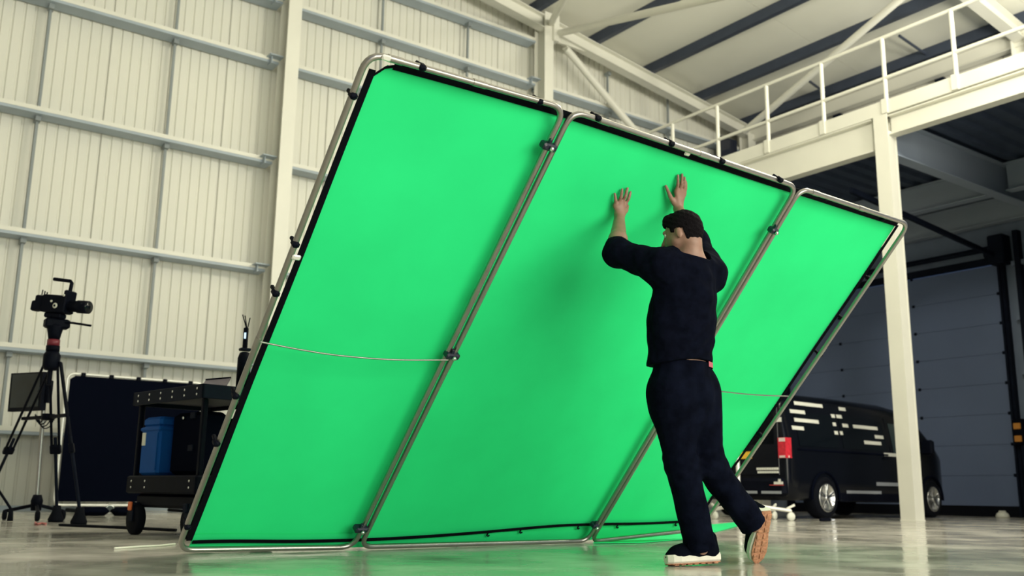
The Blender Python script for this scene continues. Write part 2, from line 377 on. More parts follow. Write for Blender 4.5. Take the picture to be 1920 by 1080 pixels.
# mezzanine
MX = 13.8
mz = thing('mezzanine', (MX, 9, 5.9), 'white steel mezzanine floor on beams above the parked van', 'mezzanine')
m = MB(); m.hbeam((MX+.02, 8.66, 6.21), (MX+.02, 15.9, 6.21), .2, .56); m.build('edge_beam', 'steel_white', mz)
m = MB(); m.hbeam((MX+.02, -7, 6.30), (MX+.02, 8.36, 6.30), .2, .34); m.build('edge_beam', 'steel_white', mz)
m = MB(); m.box((MX-.10, -7, 6.495), (MX-.085, 15.9, 6.73)); m.box((MX-.085, -7, 6.49), (MX+.05, 15.9, 6.505)); m.build('toe_board', 'steel_white', mz)
m = MB(); m.box((MX-.085, -7, 6.56), (EX-.1, 15.9, 6.68)); m.build('deck_slab', 'deck_steel', mz)
dk = None
for k in range(34):
    y = 15.75-k*.34
    if y < 4.6: break
    if dk is None:
        m = MB(); m.prism([(0, -.17, 6.56), (0, -.11, 6.50), (0, .02, 6.50), (0, .08, 6.56)], (EX-.15-MX-.12, 0, 0))
        dk = m.build('deck_rib', 'deck_steel', mz, world=False)
        dk.location = Vector((MX+.12, y, 0))-mz.location
    else: share(dk, Vector((MX+.12, y, 0))-mz.location, mz)
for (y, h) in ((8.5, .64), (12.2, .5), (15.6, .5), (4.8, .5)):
    m = MB(); m.hbeam((MX+.13, y, 6.49-h/2), (EX-.2, y, 6.49-h/2), .22, h); m.build('cross_beam', 'steel_white_shaded', mz)
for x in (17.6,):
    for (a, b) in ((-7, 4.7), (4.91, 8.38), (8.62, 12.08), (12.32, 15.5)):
        m = MB(); m.hbeam((x, a, 6.21), (x, b, 6.21), .22, .54); m.build('long_beam', 'steel_white_shaded', mz)
m = MB(); m.hbeam((EX-.22, -7, 6.05), (EX-.22, 15.5, 6.05), .2, .5); m.build('long_beam', 'steel_white_shaded', mz)
pc = thing('steel_pillar', (MX, 8.51, 0), 'tall white steel pillar in front of the black van carrying the mezzanine', 'pillar')
m = MB(); m.hbeam((MX, 8.47, .0), (MX, 8.47, 6.49), .245, .245, .022, .016, up=V(1, 0, 0)); m.build('shaft', 'steel_white', pc)
m = MB(); m.box((MX-.115, 8.47-.115, .0), (MX+.115, 8.47+.115, 6.2)); m.build('encasement', 'steel_white', pc)
m = MB(); m.box((MX-.13, 8.34, 0), (MX+.13, 8.60, .02)); m.build('base_plate', 'steel_white', pc)
rl = thing('guard_rail', (MX-.05, 9, 6.7), 'white tubular guard railing along the mezzanine edge', 'railing')
for z in (7.85, 7.13):
    m = MB(); m.tube([(MX-.05, -7, z), (MX-.05, 15.8, z)], .033, 10); m.build('rail', 'steel_white', rl)
post = None
for k in range(9):
    y = 14.4-k*1.205
    if post is None:
        m = MB(); m.tube([(0, 0, 6.5), (0, 0, 7.85)], .036, 10); m.box((-.08, -.05, 6.5), (.05, .05, 6.75)); post = m.build('post', 'steel_white', rl, world=False)
        post.location = Vector((MX-.05, y, 0))-rl.location
    else: share(post, Vector((MX-.05, y, 0))-rl.location, rl)

# =================================================================== GREEN SCREEN
Bm = [V(1.716, 5.212, .022), V(2.704, 5.224, .014), V(4.578, 5.282, .022), V(5.756, 5.333, .04)]
Tm = [V(1.760, 3.347, 2.123), V(2.748, 3.359, 2.116), V(4.622, 3.420, 2.127), V(5.80, 3.468, 2.146)]
PXB = [(333, 1031), (662, 1031), (1104, 1014), (1311, 991)]; PXT = [(691, 98), (1060, 203), (1497, 351), (1702, 419)]
def repix(p, px): d = ray(*px); return CAM+d*((p-CAM).dot(FW)/d.dot(FW))
Bc = [repix(p, q) for p, q in zip(Bm, PXB)]; Tc = [repix(p, q) for p, q in zip(Tm, PXT)]
for p in Bc: p.z = max(p.z, .018)
NRM = (Bc[2]-Bc[1]).cross(Tc[1]-Bc[1]).normalized()
if NRM.y > 0: NRM = -NRM
gs = thing('green_screen', (Bc[0]+Bc[3])/2*1.0, 'large green chroma key screen in a silver tube frame, tipped towards the man', 'green screen')
gs.location.z = 0; WM[gs.name] = Matrix.Translation(gs.location)
TR = .0150
def quadpt(i, s, t):     # panel i, s along, t up
    return (Bc[i]*(1-s)+Bc[i+1]*s)*(1-t)+(Tc[i]*(1-s)+Tc[i+1]*s)*t
def panel_frame(i, gl, gr, off):
    a, b, c, d = Bc[i].copy(), Bc[i+1].copy(), Tc[i+1].copy(), Tc[i].copy()
    ex = (b-a).normalized(); ez = (d-a).normalized()
    a += ex*gl; d += ex*gl; b -= ex*gr; c -= ex*gr
    a, b, c, d = [p+NRM*off for p in (a, b, c, d)]
    R = .085; loop = []
    P = [a, b, c, d]
    for k in range(4):
        p = P[k]; q = P[k-1]; n = P[(k+1) % 4]
        loop += arc_pts(p, p+(q-p).normalized()*R, p+(n-p).normalized()*R, 6)
    m = MB(); m.tube(loop, TR, 10, closed=True); fr = m.build('frame', 'alu_tube', gs)
    for (p, q, ts) in ((a, d, (.47,)), (b, c, (.62,)), (d, c, (.12, .53))):
        for t in ts:
            mid = p.lerp(q, t); dd = (q-p).normalized(); m = MB(); m.tube([mid-dd*.035, mid+dd*.035], TR*1.13, 10); m.build('sleeve', 'alu_tube', fr)
    return a, b, c, d
fr0 = panel_frame(0, 0., .0, 0.); fr1 = panel_frame(1, .045, .012, 0.); fr2 = panel_frame(2, .012, 0., .01)
# fabric behind the frame: one continuous cloth with faint slackness
FO = -.055
def fab(u, v):           # u 0..3 over the panels, v 0..1
    i = min(2, int(u)); s = u-i
    p = quadpt(i, s, v)+NRM*FO
    sag = .012*math.sin(math.pi*min(1, s))*math.sin(math.pi*v)+.004*math.sin(u*7+v*5)+.003*math.sin(u*3.1-v*13)
    return p-NRM*sag
u0, u1, v0, v1 = .080, 2.985, .006, .984
NU, NV = 66, 40
vs = []; fs = []
def cut(i, j):
    return (i < 2 and j > NV-1) or False
for j in range(NV+1):
    for i in range(NU+1):
        u = u0+(u1-u0)*i/NU; v = v0+(v1-v0)*j/NV
        if j == NV and i == 0: u += .030; v -= .012
        vs.append(fab(u, v))
for j in range(NV):
    for i in range(NU): fs.append((j*(NU+1)+i, j*(NU+1)+i+1, (j+1)*(NU+1)+i+1, (j+1)*(NU+1)+i))
m = MB(); m.add(vs, fs, True)
m.add([p-NRM*.003 for p in vs], [f[::-1] for f in fs], True)
fabric = m.build('fabric', 'chroma_green', gs)
def strip(path, wdir, wid, name, mt='black_band', par=gs, th=.006):
    m = MB(); n = len(path); vs = []
    for k, p in enumerate(path):
        wd = wdir(k) if callable(wdir) else wdir
        vs += [p-NRM*(-.004), p+wd*wid-NRM*(-.004), p+wd*wid+NRM*(.004+th), p+NRM*(.004+th)]
    fs = [(0, 1, 2, 3), (4*n-4, 4*n-1, 4*n-2, 4*n-3)]
    for k in range(n-1):
        for q in range(4): fs.append((4*k+q, 4*k+(q+1) % 4, 4*k+4+(q+1) % 4, 4*k+4+q))
    m.add(vs, fs); return m.build(name, mt, par)
exd = [(Tc[i+1]-Tc[i]).normalized() for i in range(3)]; ezd = (Tc[1]-Bc[1]).normalized()
strip([fab(u0, v0+(v1-.012-v0)*k/24) for k in range(25)], -exd[0], .030, 'edge_band')
strip([fab(u0+.07+(u1-u0-.07)*k/40, v1-.004) for k in range(41)], ezd, .036, 'edge_band')
strip([fab(u1, v0+(v1-v0)*k/24) for k in range(25)], exd[2], .022, 'edge_band')
strip([fab(u0-.02, v1-.03), fab(u0+.035, v1-.006), fab(u0+.10, v1+.004)], ezd, .012, 'edge_band')
# bottom hem: black band that pulls away upward from the bar under the middle panel
def hem(u):
    base = .002
    if u > 1.0:
        k = min(1., (u-1.0)/.95); base += .035*k*k*(3-2*k) if u <= 2 else .035*max(.25, 1-(u-2)*.8)
    return base
pts = [fab(u0+(u1-u0)*k/60, hem(u0+(u1-u0)*k/60))+NRM*.012 for k in range(61)]
strip(pts, ezd, .020, 'hem_band')
# skirt of the cloth below the hem and onto the floor
m = MB(); vs = []; n = 40
for k in range(n+1):
    u = .08+(2.94-.08)*k/n; p = fab(u, .02); q = fab(u, -.020); q.z = max(q.z, .006); vs += [p+NRM*.006, q+NRM*.004]
m.add(vs, [(2*k, 2*k+1, 2*k+3, 2*k+2) for k in range(n)], True); m.add([p-NRM*.003 for p in vs], [(2*k, 2*k+2, 2*k+3, 2*k+1) for k in range(n)], True)
m.build('skirt', 'chroma_green', gs)
fp = [onz(x, y, .004) for x, y in ((1112, 1019), (1200, 1018), (1290, 1011), (1345, 997), (1392, 984), (1388, 979), (1330, 984), (1120, 1012))]
m = MB(); m.prism(fp, (0, 0, .004)); m.build('floor_flap', 'chroma_green', gs)
# clips along the tubes, hooks under the hem
PN = []
for i in range(3):
    n_ = (Bc[i+1]-Bc[i]).cross(Tc[i]-Bc[i]).normalized(); PN.append(n_ if n_.y < 0 else -n_)
def clip_at(px, par=gs):
    i = 0 if (px[0]-1058)+(px[1]-203)*.49 < 0 else (1 if (px[0]-1497)+(px[1]-351)*.59 < 0 else 2)
    p = onplane(px[0], px[1], Bc[i], PN[i]); m = MB()
    m.obox(p+NRM*.004, exd[1], ezd, NRM, (.034, .030, .046), .008); m.obox(p-NRM*.03, exd[1], ezd, NRM, (.018, .018, .05), .004); return m.build('clip', 'black_plastic', par)
for px in ((790, 125), (1010, 189), (1119, 220), (1257, 268), (1352, 301), (1461, 336), (1546, 370), (1653, 409), (661, 178), (553, 456), (516, 548), (441, 740), (405, 829), (351, 985), (1628, 522), (1580, 598), (1536, 664), (1425, 815)): clip_at(px)
for uu in (1.52, 1.66, 1.93, 2.22, 2.78):
    p = fab(uu, hem(uu))+NRM*.018; m = MB()
    m.tube([p, p-ezd*.022, p-ezd*.030+exd[1]*.012, p-ezd*.022+exd[1]*.022], .005, 6); m.build('hook', 'black_plastic', gs)
for px, dv in (((558, 487), exd[0]), ((1293, 291), exd[1]), ((728, 112), exd[0])):
    p = onplane(px[0], px[1], Bc[1], NRM); m = MB(); m.obox(p-NRM*.02, dv, dv.cross(NRM), NRM, (.042, .026, .012), .006); m.build('loop_tab', 'alu_white', gs)
def clamp(px, wd, lab=None):
    p = onplane(px[0], px[1], Bc[1], NRM); c = thing_part = MB()
    c.obox(p+NRM*.012, exd[1], ezd, NRM, (wd, .036, .052), .008); o = c.build('clamp', 'clamp_navy', gs)
    k = MB(); k.lathe(p+NRM*.038, NRM, [(0, .012), (.012, .012), (.018, .008)], 10); k.build('knob', 'silver', o)
    k = MB(); k.obox(p+ezd*.026-exd[1]*.01+NRM*.02, exd[1], ezd, NRM, (.014, .03, .02), .003); k.build('lever', 'clamp_navy', o)
clamp((1026, 272), .085); clamp((845, 663), .085); clamp((675, 988), .085); clamp((1447, 430), .06); clamp((1113, 982), .055)
def cord(pxs):
    m = MB(); P = [onplane(x, y, Bc[1]+NRM*.03, NRM) for x, y in pxs]; pts = []
    for k in range(len(P)-1):
        p0, p1, p2, p3 = P[max(k-1, 0)], P[k], P[k+1], P[min(k+2, len(P)-1)]
        for q in range(6):
            t = q/6; pts.append(.5*((2*p1)+(p2-p0)*t+(2*p0-5*p1+4*p2-p3)*t*t+(3*p1-p0-3*p2+p3)*t**3))
    pts.append(P[-1]); m.tube(pts, .0045, 8); return m.build('tension_rod', 'alu_tube', gs)
cord([(488, 641), (560, 655), (640, 667), (740, 674.5), (840, 675)]); cord([(1344, 733), (1400, 739), (1440, 741.5), (1478, 743)])

# =================================================================== IMPLICIT SURFACES FOR THE FIGURE
def A(v): return np.array(v, dtype=np.float32)
def nrm(v): v = A(v); return v/np.linalg.norm(v)
def f_cap(a, b, ra, rb):
    a, b = A(a), A(b); ba = b-a; bb = float(ba@ba)+1e-9
    def f(P):
        h = np.clip(((P-a)@ba)/bb, 0, 1); return np.linalg.norm(P-a-h[:, None]*ba, axis=1)-(ra+(rb-ra)*h)
    return f
def f_ell(c, r, ax=None):
    c, r = A(c), A(r); Rm = np.eye(3, dtype=np.float32) if ax is None else np.array([nrm(x) for x in ax], dtype=np.float32)
    def f(P):
        q = (P-c)@Rm.T; k0 = np.linalg.norm(q/r, axis=1); k1 = np.linalg.norm(q/(r*r), axis=1)+1e-6; return k0*(k0-1)/k1
    return f
def f_ecap(a, b, ra, rb, dep, ratio):      # capsule flattened along the direction dep
    a, b, dep = A(a), A(b), nrm(dep); k = 1/ratio
    def tr(P): return P+((P@dep)*(k-1))[..., None]*dep
    g = f_cap(tr(a[None])[0], tr(b[None])[0], ra, rb)
    def f(P): return g(tr(P))*ratio
    return f
def smin(a, b, k):
    h = np.clip(.5+.5*(b-a)/k, 0, 1); return b+(a-b)*h-k*h*(1-h)
def union(parts):
    def f(P):
        d = None
        for (g, k) in parts: v = g(P); d = v if d is None else smin(d, v, k)
        return d
    return f
def surface(fn, lo, hi, h, B=6):
    lo, hi = A(lo), A(hi); nb = np.ceil((hi-lo)/(h*B)).astype(int); n = nb*B+1
    ci = np.stack(np.meshgrid(*[np.arange(k) for k in nb], indexing='ij'), -1).reshape(-1, 3)
    cc = lo+(ci*B+B/2)*h; dc = fn(cc.astype(np.float32))
    F = np.repeat(np.repeat(np.repeat(dc.reshape(nb), B, 0), B, 1), B, 2); F = np.pad(F, ((0, 1),)*3, mode='edge').astype(np.float32)
    act = ci[np.abs(dc) < h*B*1.25]
    og = np.stack(np.meshgrid(*[np.arange(B+1)]*3, indexing='ij'), -1).reshape(-1, 3)
    idx = (act[:, None, :]*B+og[None]).reshape(-1, 3); flat = np.unique((idx[:, 0]*n[1]+idx[:, 1])*n[2]+idx[:, 2])
    ii = np.stack([flat//(n[1]*n[2]), (flat//n[2]) % n[1], flat % n[2]], -1)
    F.reshape(-1)[flat] = fn((lo+ii*h).astype(np.float32))
    s = F < 0; c = s[:-1, :-1, :-1].astype(np.int8)
    tot = np.zeros_like(c)
    for dx in (0, 1):
        for dy in (0, 1):
            for dz in (0, 1): tot += s[dx:dx+n[0]-1, dy:dy+n[1]-1, dz:dz+n[2]-1]
    cell = np.argwhere((tot > 0) & (tot < 8)); idm = -np.ones(tot.shape, np.int64); idm[tuple(cell.T)] = np.arange(len(cell))
    acc = np.zeros((len(cell), 3)); cnt = np.zeros(len(cell)); cor = [(x, y, z) for x in (0, 1) for y in (0, 1) for z in (0, 1)]
    for p in cor:
        for ax in range(3):
            if p[ax]: continue
            q = list(p); q[ax] = 1
            fa = F[tuple((cell+p).T)]; fb = F[tuple((cell+q).T)]; m_ = (fa < 0) != (fb < 0); t = np.where(m_, fa/(fa-fb+1e-12), 0)
            pos = np.array(p)[None]+t[:, None]*(np.array(q)-np.array(p))[None]; acc += pos*m_[:, None]; cnt += m_
    vs = lo+(cell+acc/cnt[:, None])*h; quads = []
    for ax in range(3):
        a1, a2 = (ax+1) % 3, (ax+2) % 3
        sl0 = [slice(None)]*3; sl1 = [slice(None)]*3; sl0[ax] = slice(0, -1); sl1[ax] = slice(1, None)
        e = np.argwhere(s[tuple(sl0)] != s[tuple(sl1)]); e = e[(e[:, a1] > 0) & (e[:, a2] > 0) & (e[:, a1] < n[a1]-1) & (e[:, a2] < n[a2]-1)]
        o1 = np.zeros(3, int); o1[a1] = 1; o2 = np.zeros(3, int); o2[a2] = 1
        q = np.stack([idm[tuple((e-o1-o2).T)], idm[tuple((e-o2).T)], idm[tuple(e.T)], idm[tuple((e-o1).T)]], -1)
        ins = s[tuple(e.T)]; q[~ins] = q[~ins][:, ::-1]; quads.append(q)
    q = np.concatenate(quads); q = q[(q >= 0).all(1)]
    return vs, q
def sdf_obj(name, fn, lo, hi, h, mt, parent=None, loc=None, rz=0, smooth=2):
    vs, q = surface(fn, lo, hi, h)
    for _ in range(smooth):      # light Laplacian relax
        acc = np.zeros_like(vs); cnt = np.zeros(len(vs))
        for k in range(4):
            np.add.at(acc, q[:, k], vs[q[:, (k+1) % 4]]); np.add.at(cnt, q[:, k], 1)
            np.add.at(acc, q[:, k], vs[q[:, k-1]]); np.add.at(cnt, q[:, k], 1)
        vs = vs*.5+.5*acc/np.maximum(cnt, 1)[:, None]
    me = bpy.data.meshes.new(name); me.from_pydata(vs.tolist(), [], q.tolist()); me.polygons.foreach_set('use_smooth', [True]*len(q)); me.update()
    me.materials.append(MATS[mt]); o = bpy.data.objects.new(name, me); COL.objects.link(o)
    if parent is not None: o.parent = parent; WM[o.name] = WM[parent.name]
    else: o.location = loc; o.rotation_euler = (0, 0, rz); WM[o.name] = Matrix.Translation(loc) @ Matrix.Rotation(rz, 4, 'Z')
    return o
# =================================================================== THE MAN
BASE = FH*4.8+RH*.88; BASE.z = 0
def loc_(p): return V((p-BASE).dot(RH), (p-BASE).dot(FH), p.z)
def L(px, py, dep): return loc_(atd(px, py, dep))
NL = V(NRM.dot(RH), NRM.dot(FH), NRM.z)
FABP = Bc[1]+NRM*(FO-.004)
def onS(px, py, off): return loc_(onplane(px, py, FABP+NRM*off, NRM))
LAT = V(RH.x, FH.x, 0); DEP = V(RH.y, FH.y, 0)     # world +X (his right) and world +Y (his front) in the local frame
hipL, hipR = L(1256, 738, 4.72), L(1311, 738, 4.84)
kneeL, ankL = L(1276, 866, 4.78), L(1314, 1027, 4.88)
kneeR, ankR = L(1327, 868, 4.86), L(1413, 984, 5.03)
pel = L(1282, 728, 4.78); waist = L(1277, 676, 4.74); chest = L(1284, 556, 4.68); nb = L(1294, 496, 4.68)
shL, elL = L(1238, 499, 4.57), L(1157, 475, 4.69)
shR, elR = L(1331, 513, 4.78), L(1304, 452, 4.93)
wrL = onS(1161.5, 406, .055); wrR = onS(1272, 392, .060)
headc = L(1279, 440, 4.66); FD = nrm((-.85, .53, -.14)); LF = nrm(np.cross([0, 0, 1], FD)); HU = np.cross(FD, LF)   # face dir, his left, head up
def hp(f, l, u): return A(headc)+FD*f+LF*l+HU*u
body = []
def hand(wr, tips, bases, thumb, palmw):
    out = []
    for (b, t, r) in zip(bases, tips, (.0088, .0094, .0096, .0090)):
        B_, T_ = onS(*b, .020), onS(*t, .0085); mid = B_.lerp(T_, .5)+NL*.008; q3 = B_.lerp(T_, .78)+NL*.004
        out += [(f_cap(B_, mid, r*1.08, r), .006), (f_cap(mid, q3, r, r*.93), .004), (f_cap(q3, T_, r*.93, r*.80), .004)]
        out.append((f_cap(Vector(wr).lerp(B_, .35), B_, .014, r*1.25), .016))
    (t0, t1, t2) = thumb
    out += [(f_cap(t0, t1, .015, .0115), .014), (f_cap(t1, t2, .0115, .0085), .005)]
    return out
tipsL = [(1152.5, 363), (1166.5, 355), (1176.5, 353), (1182, 360)]; baseL = [(1153.5, 386), (1159.5, 382), (1166, 381), (1172, 383.5)]
hL = hand(wrL, tipsL, baseL, (onS(1168, 401, .045), onS(1174, 395, .030), onS(1177, 386, .012)), .08)
tipsR = [(1286, 340), (1283.5, 333), (1279, 327), (1271, 328.5)]; baseR = [(1282.5, 364), (1279.5, 361), (1274, 359), (1268, 359)]
hR = hand(wrR, tipsR, baseR, (onS(1264, 381, .040), onS(1256, 367, .022), onS(1248.5, 349, .010)), .08)
legs = [(f_ecap(pel+V(0, 0, -.02), waist, .145, .125, DEP, .75), .04), (f_cap(hipL, kneeL, .085, .058), .05), (f_cap(kneeL, ankL, .055, .038), .03),
        (f_cap(hipR, kneeR, .085, .058), .05), (f_cap(kneeR, ankR, .055, .038), .03)]
head = [(f_ell(hp(-.012, 0, .012), (.094, .073, .104), (FD, LF, HU)), .01),            # skull
        (f_cap(hp(.050, 0, -.050), hp(.062, 0, -.085), .042, .026), .04),               # face and chin
        (f_cap(hp(.02, .045, -.045), hp(.058, .018, -.088), .022, .016), .03), (f_cap(hp(.02, -.045, -.045), hp(.058, -.018, -.088), .022, .016), .03),
        (f_cap(hp(.088, 0, .006), hp(.106, 0, -.030), .008, .012), .014),               # nose
        (f_cap(hp(.080, .028, .022), hp(.080, -.028, .022), .011, .011), .012),         # brow
        (f_cap(hp(.086, .018, -.064), hp(.086, -.018, -.064), .008, .008), .008),       # lips
        (f_ell(hp(-.012, .077, -.012), (.015, .0075, .028), (FD*.92-LF*.35, LF, HU*.97-FD*.2)), .004), (f_ell(hp(-.010, -.073, -.012), (.020, .008, .031), (FD, LF, HU)), .006)]
neck = [(f_cap(nb+V(.0, .0, -.03), hp(-.035, 0, -.055), .066, .058), .035)]
core = [(f_ecap(chest, waist, .155, .130, DEP, .68), .06), (f_cap(shL, shR, .065, .065), .06), (f_cap(nb, chest, .07, .12), .06)]
def arm(sh, el, wr): return [(f_cap(sh, el, .052, .044), .03), (f_cap(el, Vector(el).lerp(wr, .35), .046, .047), .03), (f_cap(Vector(el).lerp(wr, .35), wr, .046, .027), .02), (f_cap(wr, Vector(wr)+V(0, 0, .01), .027, .026), .01)]
fn_body = union(core+neck+head+legs+arm(shL, elL, wrL)+arm(shR, elR, wrR)+hL+hR)
def bounds(pts, pad):
    P = np.array([list(p) for p in pts]); return P.min(0)-pad, P.max(0)+pad
allp = [hipL, hipR, kneeL, kneeR, ankL, ankR, shL, elL, shR, elR, wrL, wrR, headc, onS(1182, 350, 0), onS(1283, 324, 0), pel]
lo, hi = bounds(allp, .17)
man = sdf_obj('person', fn_body, lo, hi, .0046, 'skin', None, BASE, -YAW, 2)
tag(man, 'man in black shirt and dark jeans pushing up the green screen with both hands', 'person')
def noise_f(P, amp, sc, seed):
    rg = np.random.default_rng(seed); d = 0
    for k in range(4):
        w_ = rg.normal(size=3)*sc*(1+.6*k); d = d+np.sin(P@w_.astype(np.float32)+rg.uniform(0, 6))/(1+.5*k)
    return d*amp
sl = (Vector(elL)-Vector(shL)).normalized(); endL = Vector(elL)+sl*.02
shirt_u = union([(f_ecap(L(1284, 545, 4.68), L(1278, 610, 4.71), .186, .178, DEP, .66), .05), (f_ecap(L(1278, 610, 4.71), L(1274, 690, 4.75), .178, .186, DEP, .70), .05),
                 (f_cap(shL, shR, .076, .078), .06), (f_cap(nb+V(.01, 0, -.01), chest, .074, .12), .06), (f_cap(L(1265, 492, 4.62), L(1318, 500, 4.74), .07, .07), .05),
                 (f_cap(shL, elL, .083, .068), .05), (f_cap(elL, Vector(elL).lerp(wrL, .22), .064, .060), .03),
                 (f_cap(shR, elR, .080, .066), .05), (f_cap(elR, Vector(elR).lerp(wrR, .15), .064, .060), .03)])
hemz = L(1275, 683, 4.74).z
fL = nrm(Vector(wrL)-Vector(elL)); cL = A(Vector(elL).lerp(wrL, .20)); fR = nrm(Vector(wrR)-Vector(elR)); cR = A(Vector(elR).lerp(wrR, .2))
nC = A(L(1290, 479, 4.66)); nN = nrm((.22, -.18, 1.))
def fn_shirt(P):
    d = shirt_u(P)+noise_f(P, .0022, 20, 3)*np.clip((P[:, 2]-.8)*4, .3, 1)
    # diagonal drag folds at the lower right of the back
    q = P-A(L(1310, 640, 4.70)); d = d+.004*np.sin((q[:, 2]*1.0-q[:, 0]*.9)*95)*np.exp(-(q[:, 0]**2+q[:, 2]**2)/.012)
    d = np.maximum(d, (hemz+.012*np.sin(P[:, 0]*9+1)-.05*np.clip(-.05-P[:, 0], -.05, .1))-P[:, 2])
    m1 = (np.linalg.norm(P-cL, axis=1) < .16); d = np.where(m1, np.maximum(d, (P-cL)@fL), d)
    m2 = (np.linalg.norm(P-cR, axis=1) < .14); d = np.where(m2, np.maximum(d, (P-cR)@fR), d)
    m3 = (np.linalg.norm(P-nC, axis=1) < .11); d = np.where(m3, np.maximum(d, (P-nC)@nN), d)
    return d
lo, hi = bounds([shL, shR, elL, elR, waist, nb], .22); lo[2] = hemz-.08
shirt = sdf_obj('shirt', fn_shirt, lo, hi, .0055, 'shirt', man, smooth=2); shirt['label'] = 'black crew neck top with elbow sleeves'
hmL = Vector(kneeL).lerp(ankL, 1.0); hmR = Vector(kneeR).lerp(ankR, .98)
tr_u = union([(f_ecap(L(1280, 742, 4.78), L(1279, 690, 4.75), .172, .166, DEP, .72), .05), (f_ecap(L(1280, 765, 4.78), L(1280, 742, 4.78), .156, .172, DEP, .74), .05),
              (f_cap(hipL, kneeL, .104, .079), .05), (f_cap(kneeL, hmL, .079, .076), .04), (f_cap(hipR, kneeR, .104, .079), .05), (f_cap(kneeR, hmR, .077, .070), .04)])
dL = nrm(Vector(hmL)-Vector(kneeL)); dR = nrm(Vector(hmR)-Vector(kneeR)); topz = L(1279, 682, 4.75).z+.005
def fn_tr(P):
    d = tr_u(P)+noise_f(P, .0022, 26, 5)
    for kp in (kneeL, kneeR, ankL, ankR):
        q = P-A(kp); d = d+.0045*np.sin(q[:, 2]*120+q[:, 0]*40)*np.exp(-(q*q).sum(1)/.008)
    a = np.linalg.norm(P-A(hmL), axis=1) < .16; d = np.where(a, np.maximum(d, (P-A(hmL))@dL-.004), d)
    a = np.linalg.norm(P-A(hmR), axis=1) < .14; d = np.where(a, np.maximum(d, (P-A(hmR))@dR-.004), d)
    return np.maximum(d, P[:, 2]-topz)
lo, hi = bounds([pel, hipL, hipR, kneeL, kneeR, hmL, hmR], .20)
tro = sdf_obj('trousers', fn_tr, lo, hi, .0055, 'denim', man, smooth=2); tro['label'] = 'dark blue-black jeans'
# red waistband showing at the right hip
m = MB()
def wpt(an, zz, rr): return L(1280, 688, 4.755)*1.0+LAT*(math.cos(an)*.171*rr)+DEP*(math.sin(an)*.125*rr)+V(0, 0, zz)
m2 = [wpt(a, 0, 1.0) for a in np.linspace(-1.2, .5, 14)]
wv = []
for p in m2: wv += [p+V(0, 0, -.004), p+V(0, 0, .022)]
m.add(wv, [(2*k, 2*k+2, 2*k+3, 2*k+1) for k in range(13)], True); m.build('waistband', 'waist_red', man, world=False)
# hair cap
def fn_hair(P):
    q = P-A(headc); fx = q@FD; fz = q@HU
    th = np.interp(fz, [-.08, -.03, .02, .07], [.0015, .004, .006, .010])+np.interp(fx, [.03, .08], [0, .003])
    o = f_ell(hp(-.012, 0, .012), (.094, .073, .104), (FD, LF, HU))(P)-th
    fr = f_cap(hp(.052, .025, .082), hp(.058, -.02, .084), .026, .026)(P); o = smin(o, fr, .03)
    o = o+noise_f(P, .0010, 150, 9); fz = fz+.003*np.sin(fx*420)+.002*np.sin(fx*900+1)
    return np.maximum(o, -(fz-np.interp(fx, [-.12, -.06, -.040, -.032, .008, .012, .032, .040, .06, .12], [-.074, -.068, -.045, .012, .020, .000, .002, .030, .048, .056])))
lo, hi = bounds([headc], .17); hr = sdf_obj('hair', fn_hair, lo, hi, .0034, 'hair', man, smooth=3); hr['label'] = 'short dark brown hair'
# hairline fade at the nape and the stubble side are left to the cap edge; eyes
for s_ in (1, -1):
    e = MB(); e.lathe(Vector(hp(.074, s_*.030, .006).tolist())-Vector((FD*.010).tolist()), FD.tolist(), [(0, .002), (.004, .009), (.010, .011), (.016, .008), (.018, .002)], 12); e.build('eye', 'sole_white', man, world=False)
# shoes
def shoe(heel, toe, up, name):
    l = (toe-heel).normalized(); up = (up-l*up.dot(l)).normalized(); sd = l.cross(up); SL = .298
    out = [(0, .026), (.02, .034), (.07, .036), (.13, .036), (.19, .046), (.235, .046), (.27, .034), (.292, .012)]
    def outline(grow, z):
        pts = [heel+l*(x/.298*SL)+sd*(y+grow)+up*z for x, y in out]; pts += [heel+l*(x/.298*SL)-sd*(y*.95+grow)+up*z for x, y in reversed(out)]; return pts
    def lay(levels, nm, mt, par):
        m = MB(); n = len(out)*2; vs = []
        for (g, z) in levels: vs += outline(g, z)
        fs = [tuple(range(n-1, -1, -1)), tuple(range((len(levels)-1)*n, len(levels)*n))]
        for r in range(len(levels)-1):
            for k in range(n): fs.append((r*n+k, r*n+(k+1) % n, (r+1)*n+(k+1) % n, (r+1)*n+k))
        m.add(vs, fs); return m.build(nm, mt, par, world=False)
    def q(x, y, z): return heel+l*x+sd*y+up*z
    u = union([(f_ecap(q(.045, 0, .055), q(.225, -.003, .045), .046, .047, up, .95), .02), (f_cap(q(.225, 0, .040), q(.268, 0, .036), .040, .024), .03),
               (f_cap(q(.045, 0, .06), q(.040, 0, .115), .040, .040), .03), (f_cap(q(.06, 0, .10), q(.18, 0, .062), .040, .034), .03)])
    def fn(P): return np.maximum(u(P), -((P-A(heel))@A(up)-.022))
    lo, hi = bounds([heel, toe, q(.05, 0, .15)], .09)
    o = sdf_obj(name, fn, lo, hi, .0045, 'shoe_knit', man, smooth=2)
    mid = lay([(-.004, .005), (.007, .014), (.009, .036), (.003, .047)], 'midsole', 'sole_white', o)
    lay([(-.006, .0), (.001, .002), (.001, .006)], 'outsole', 'sole_gum', o)
    g = MB()
    for k in range(7):
        for s_ in (-1, 1): g.obox(q(.03+k*.037, s_*.019, -.002), l, sd, up, (.026, .030, .006), .002)
    g.build('tread', 'sole_gum', o, world=False)
    return o
h1 = L(1350, 1050, 4.95); t1 = L(1243, 1060, 4.83); t1.z = .004; h1.z = .016; d1 = (t1-h1).normalized(); h1 = (h1+t1)/2-d1*.149; h1.z = max(h1.z, .008)
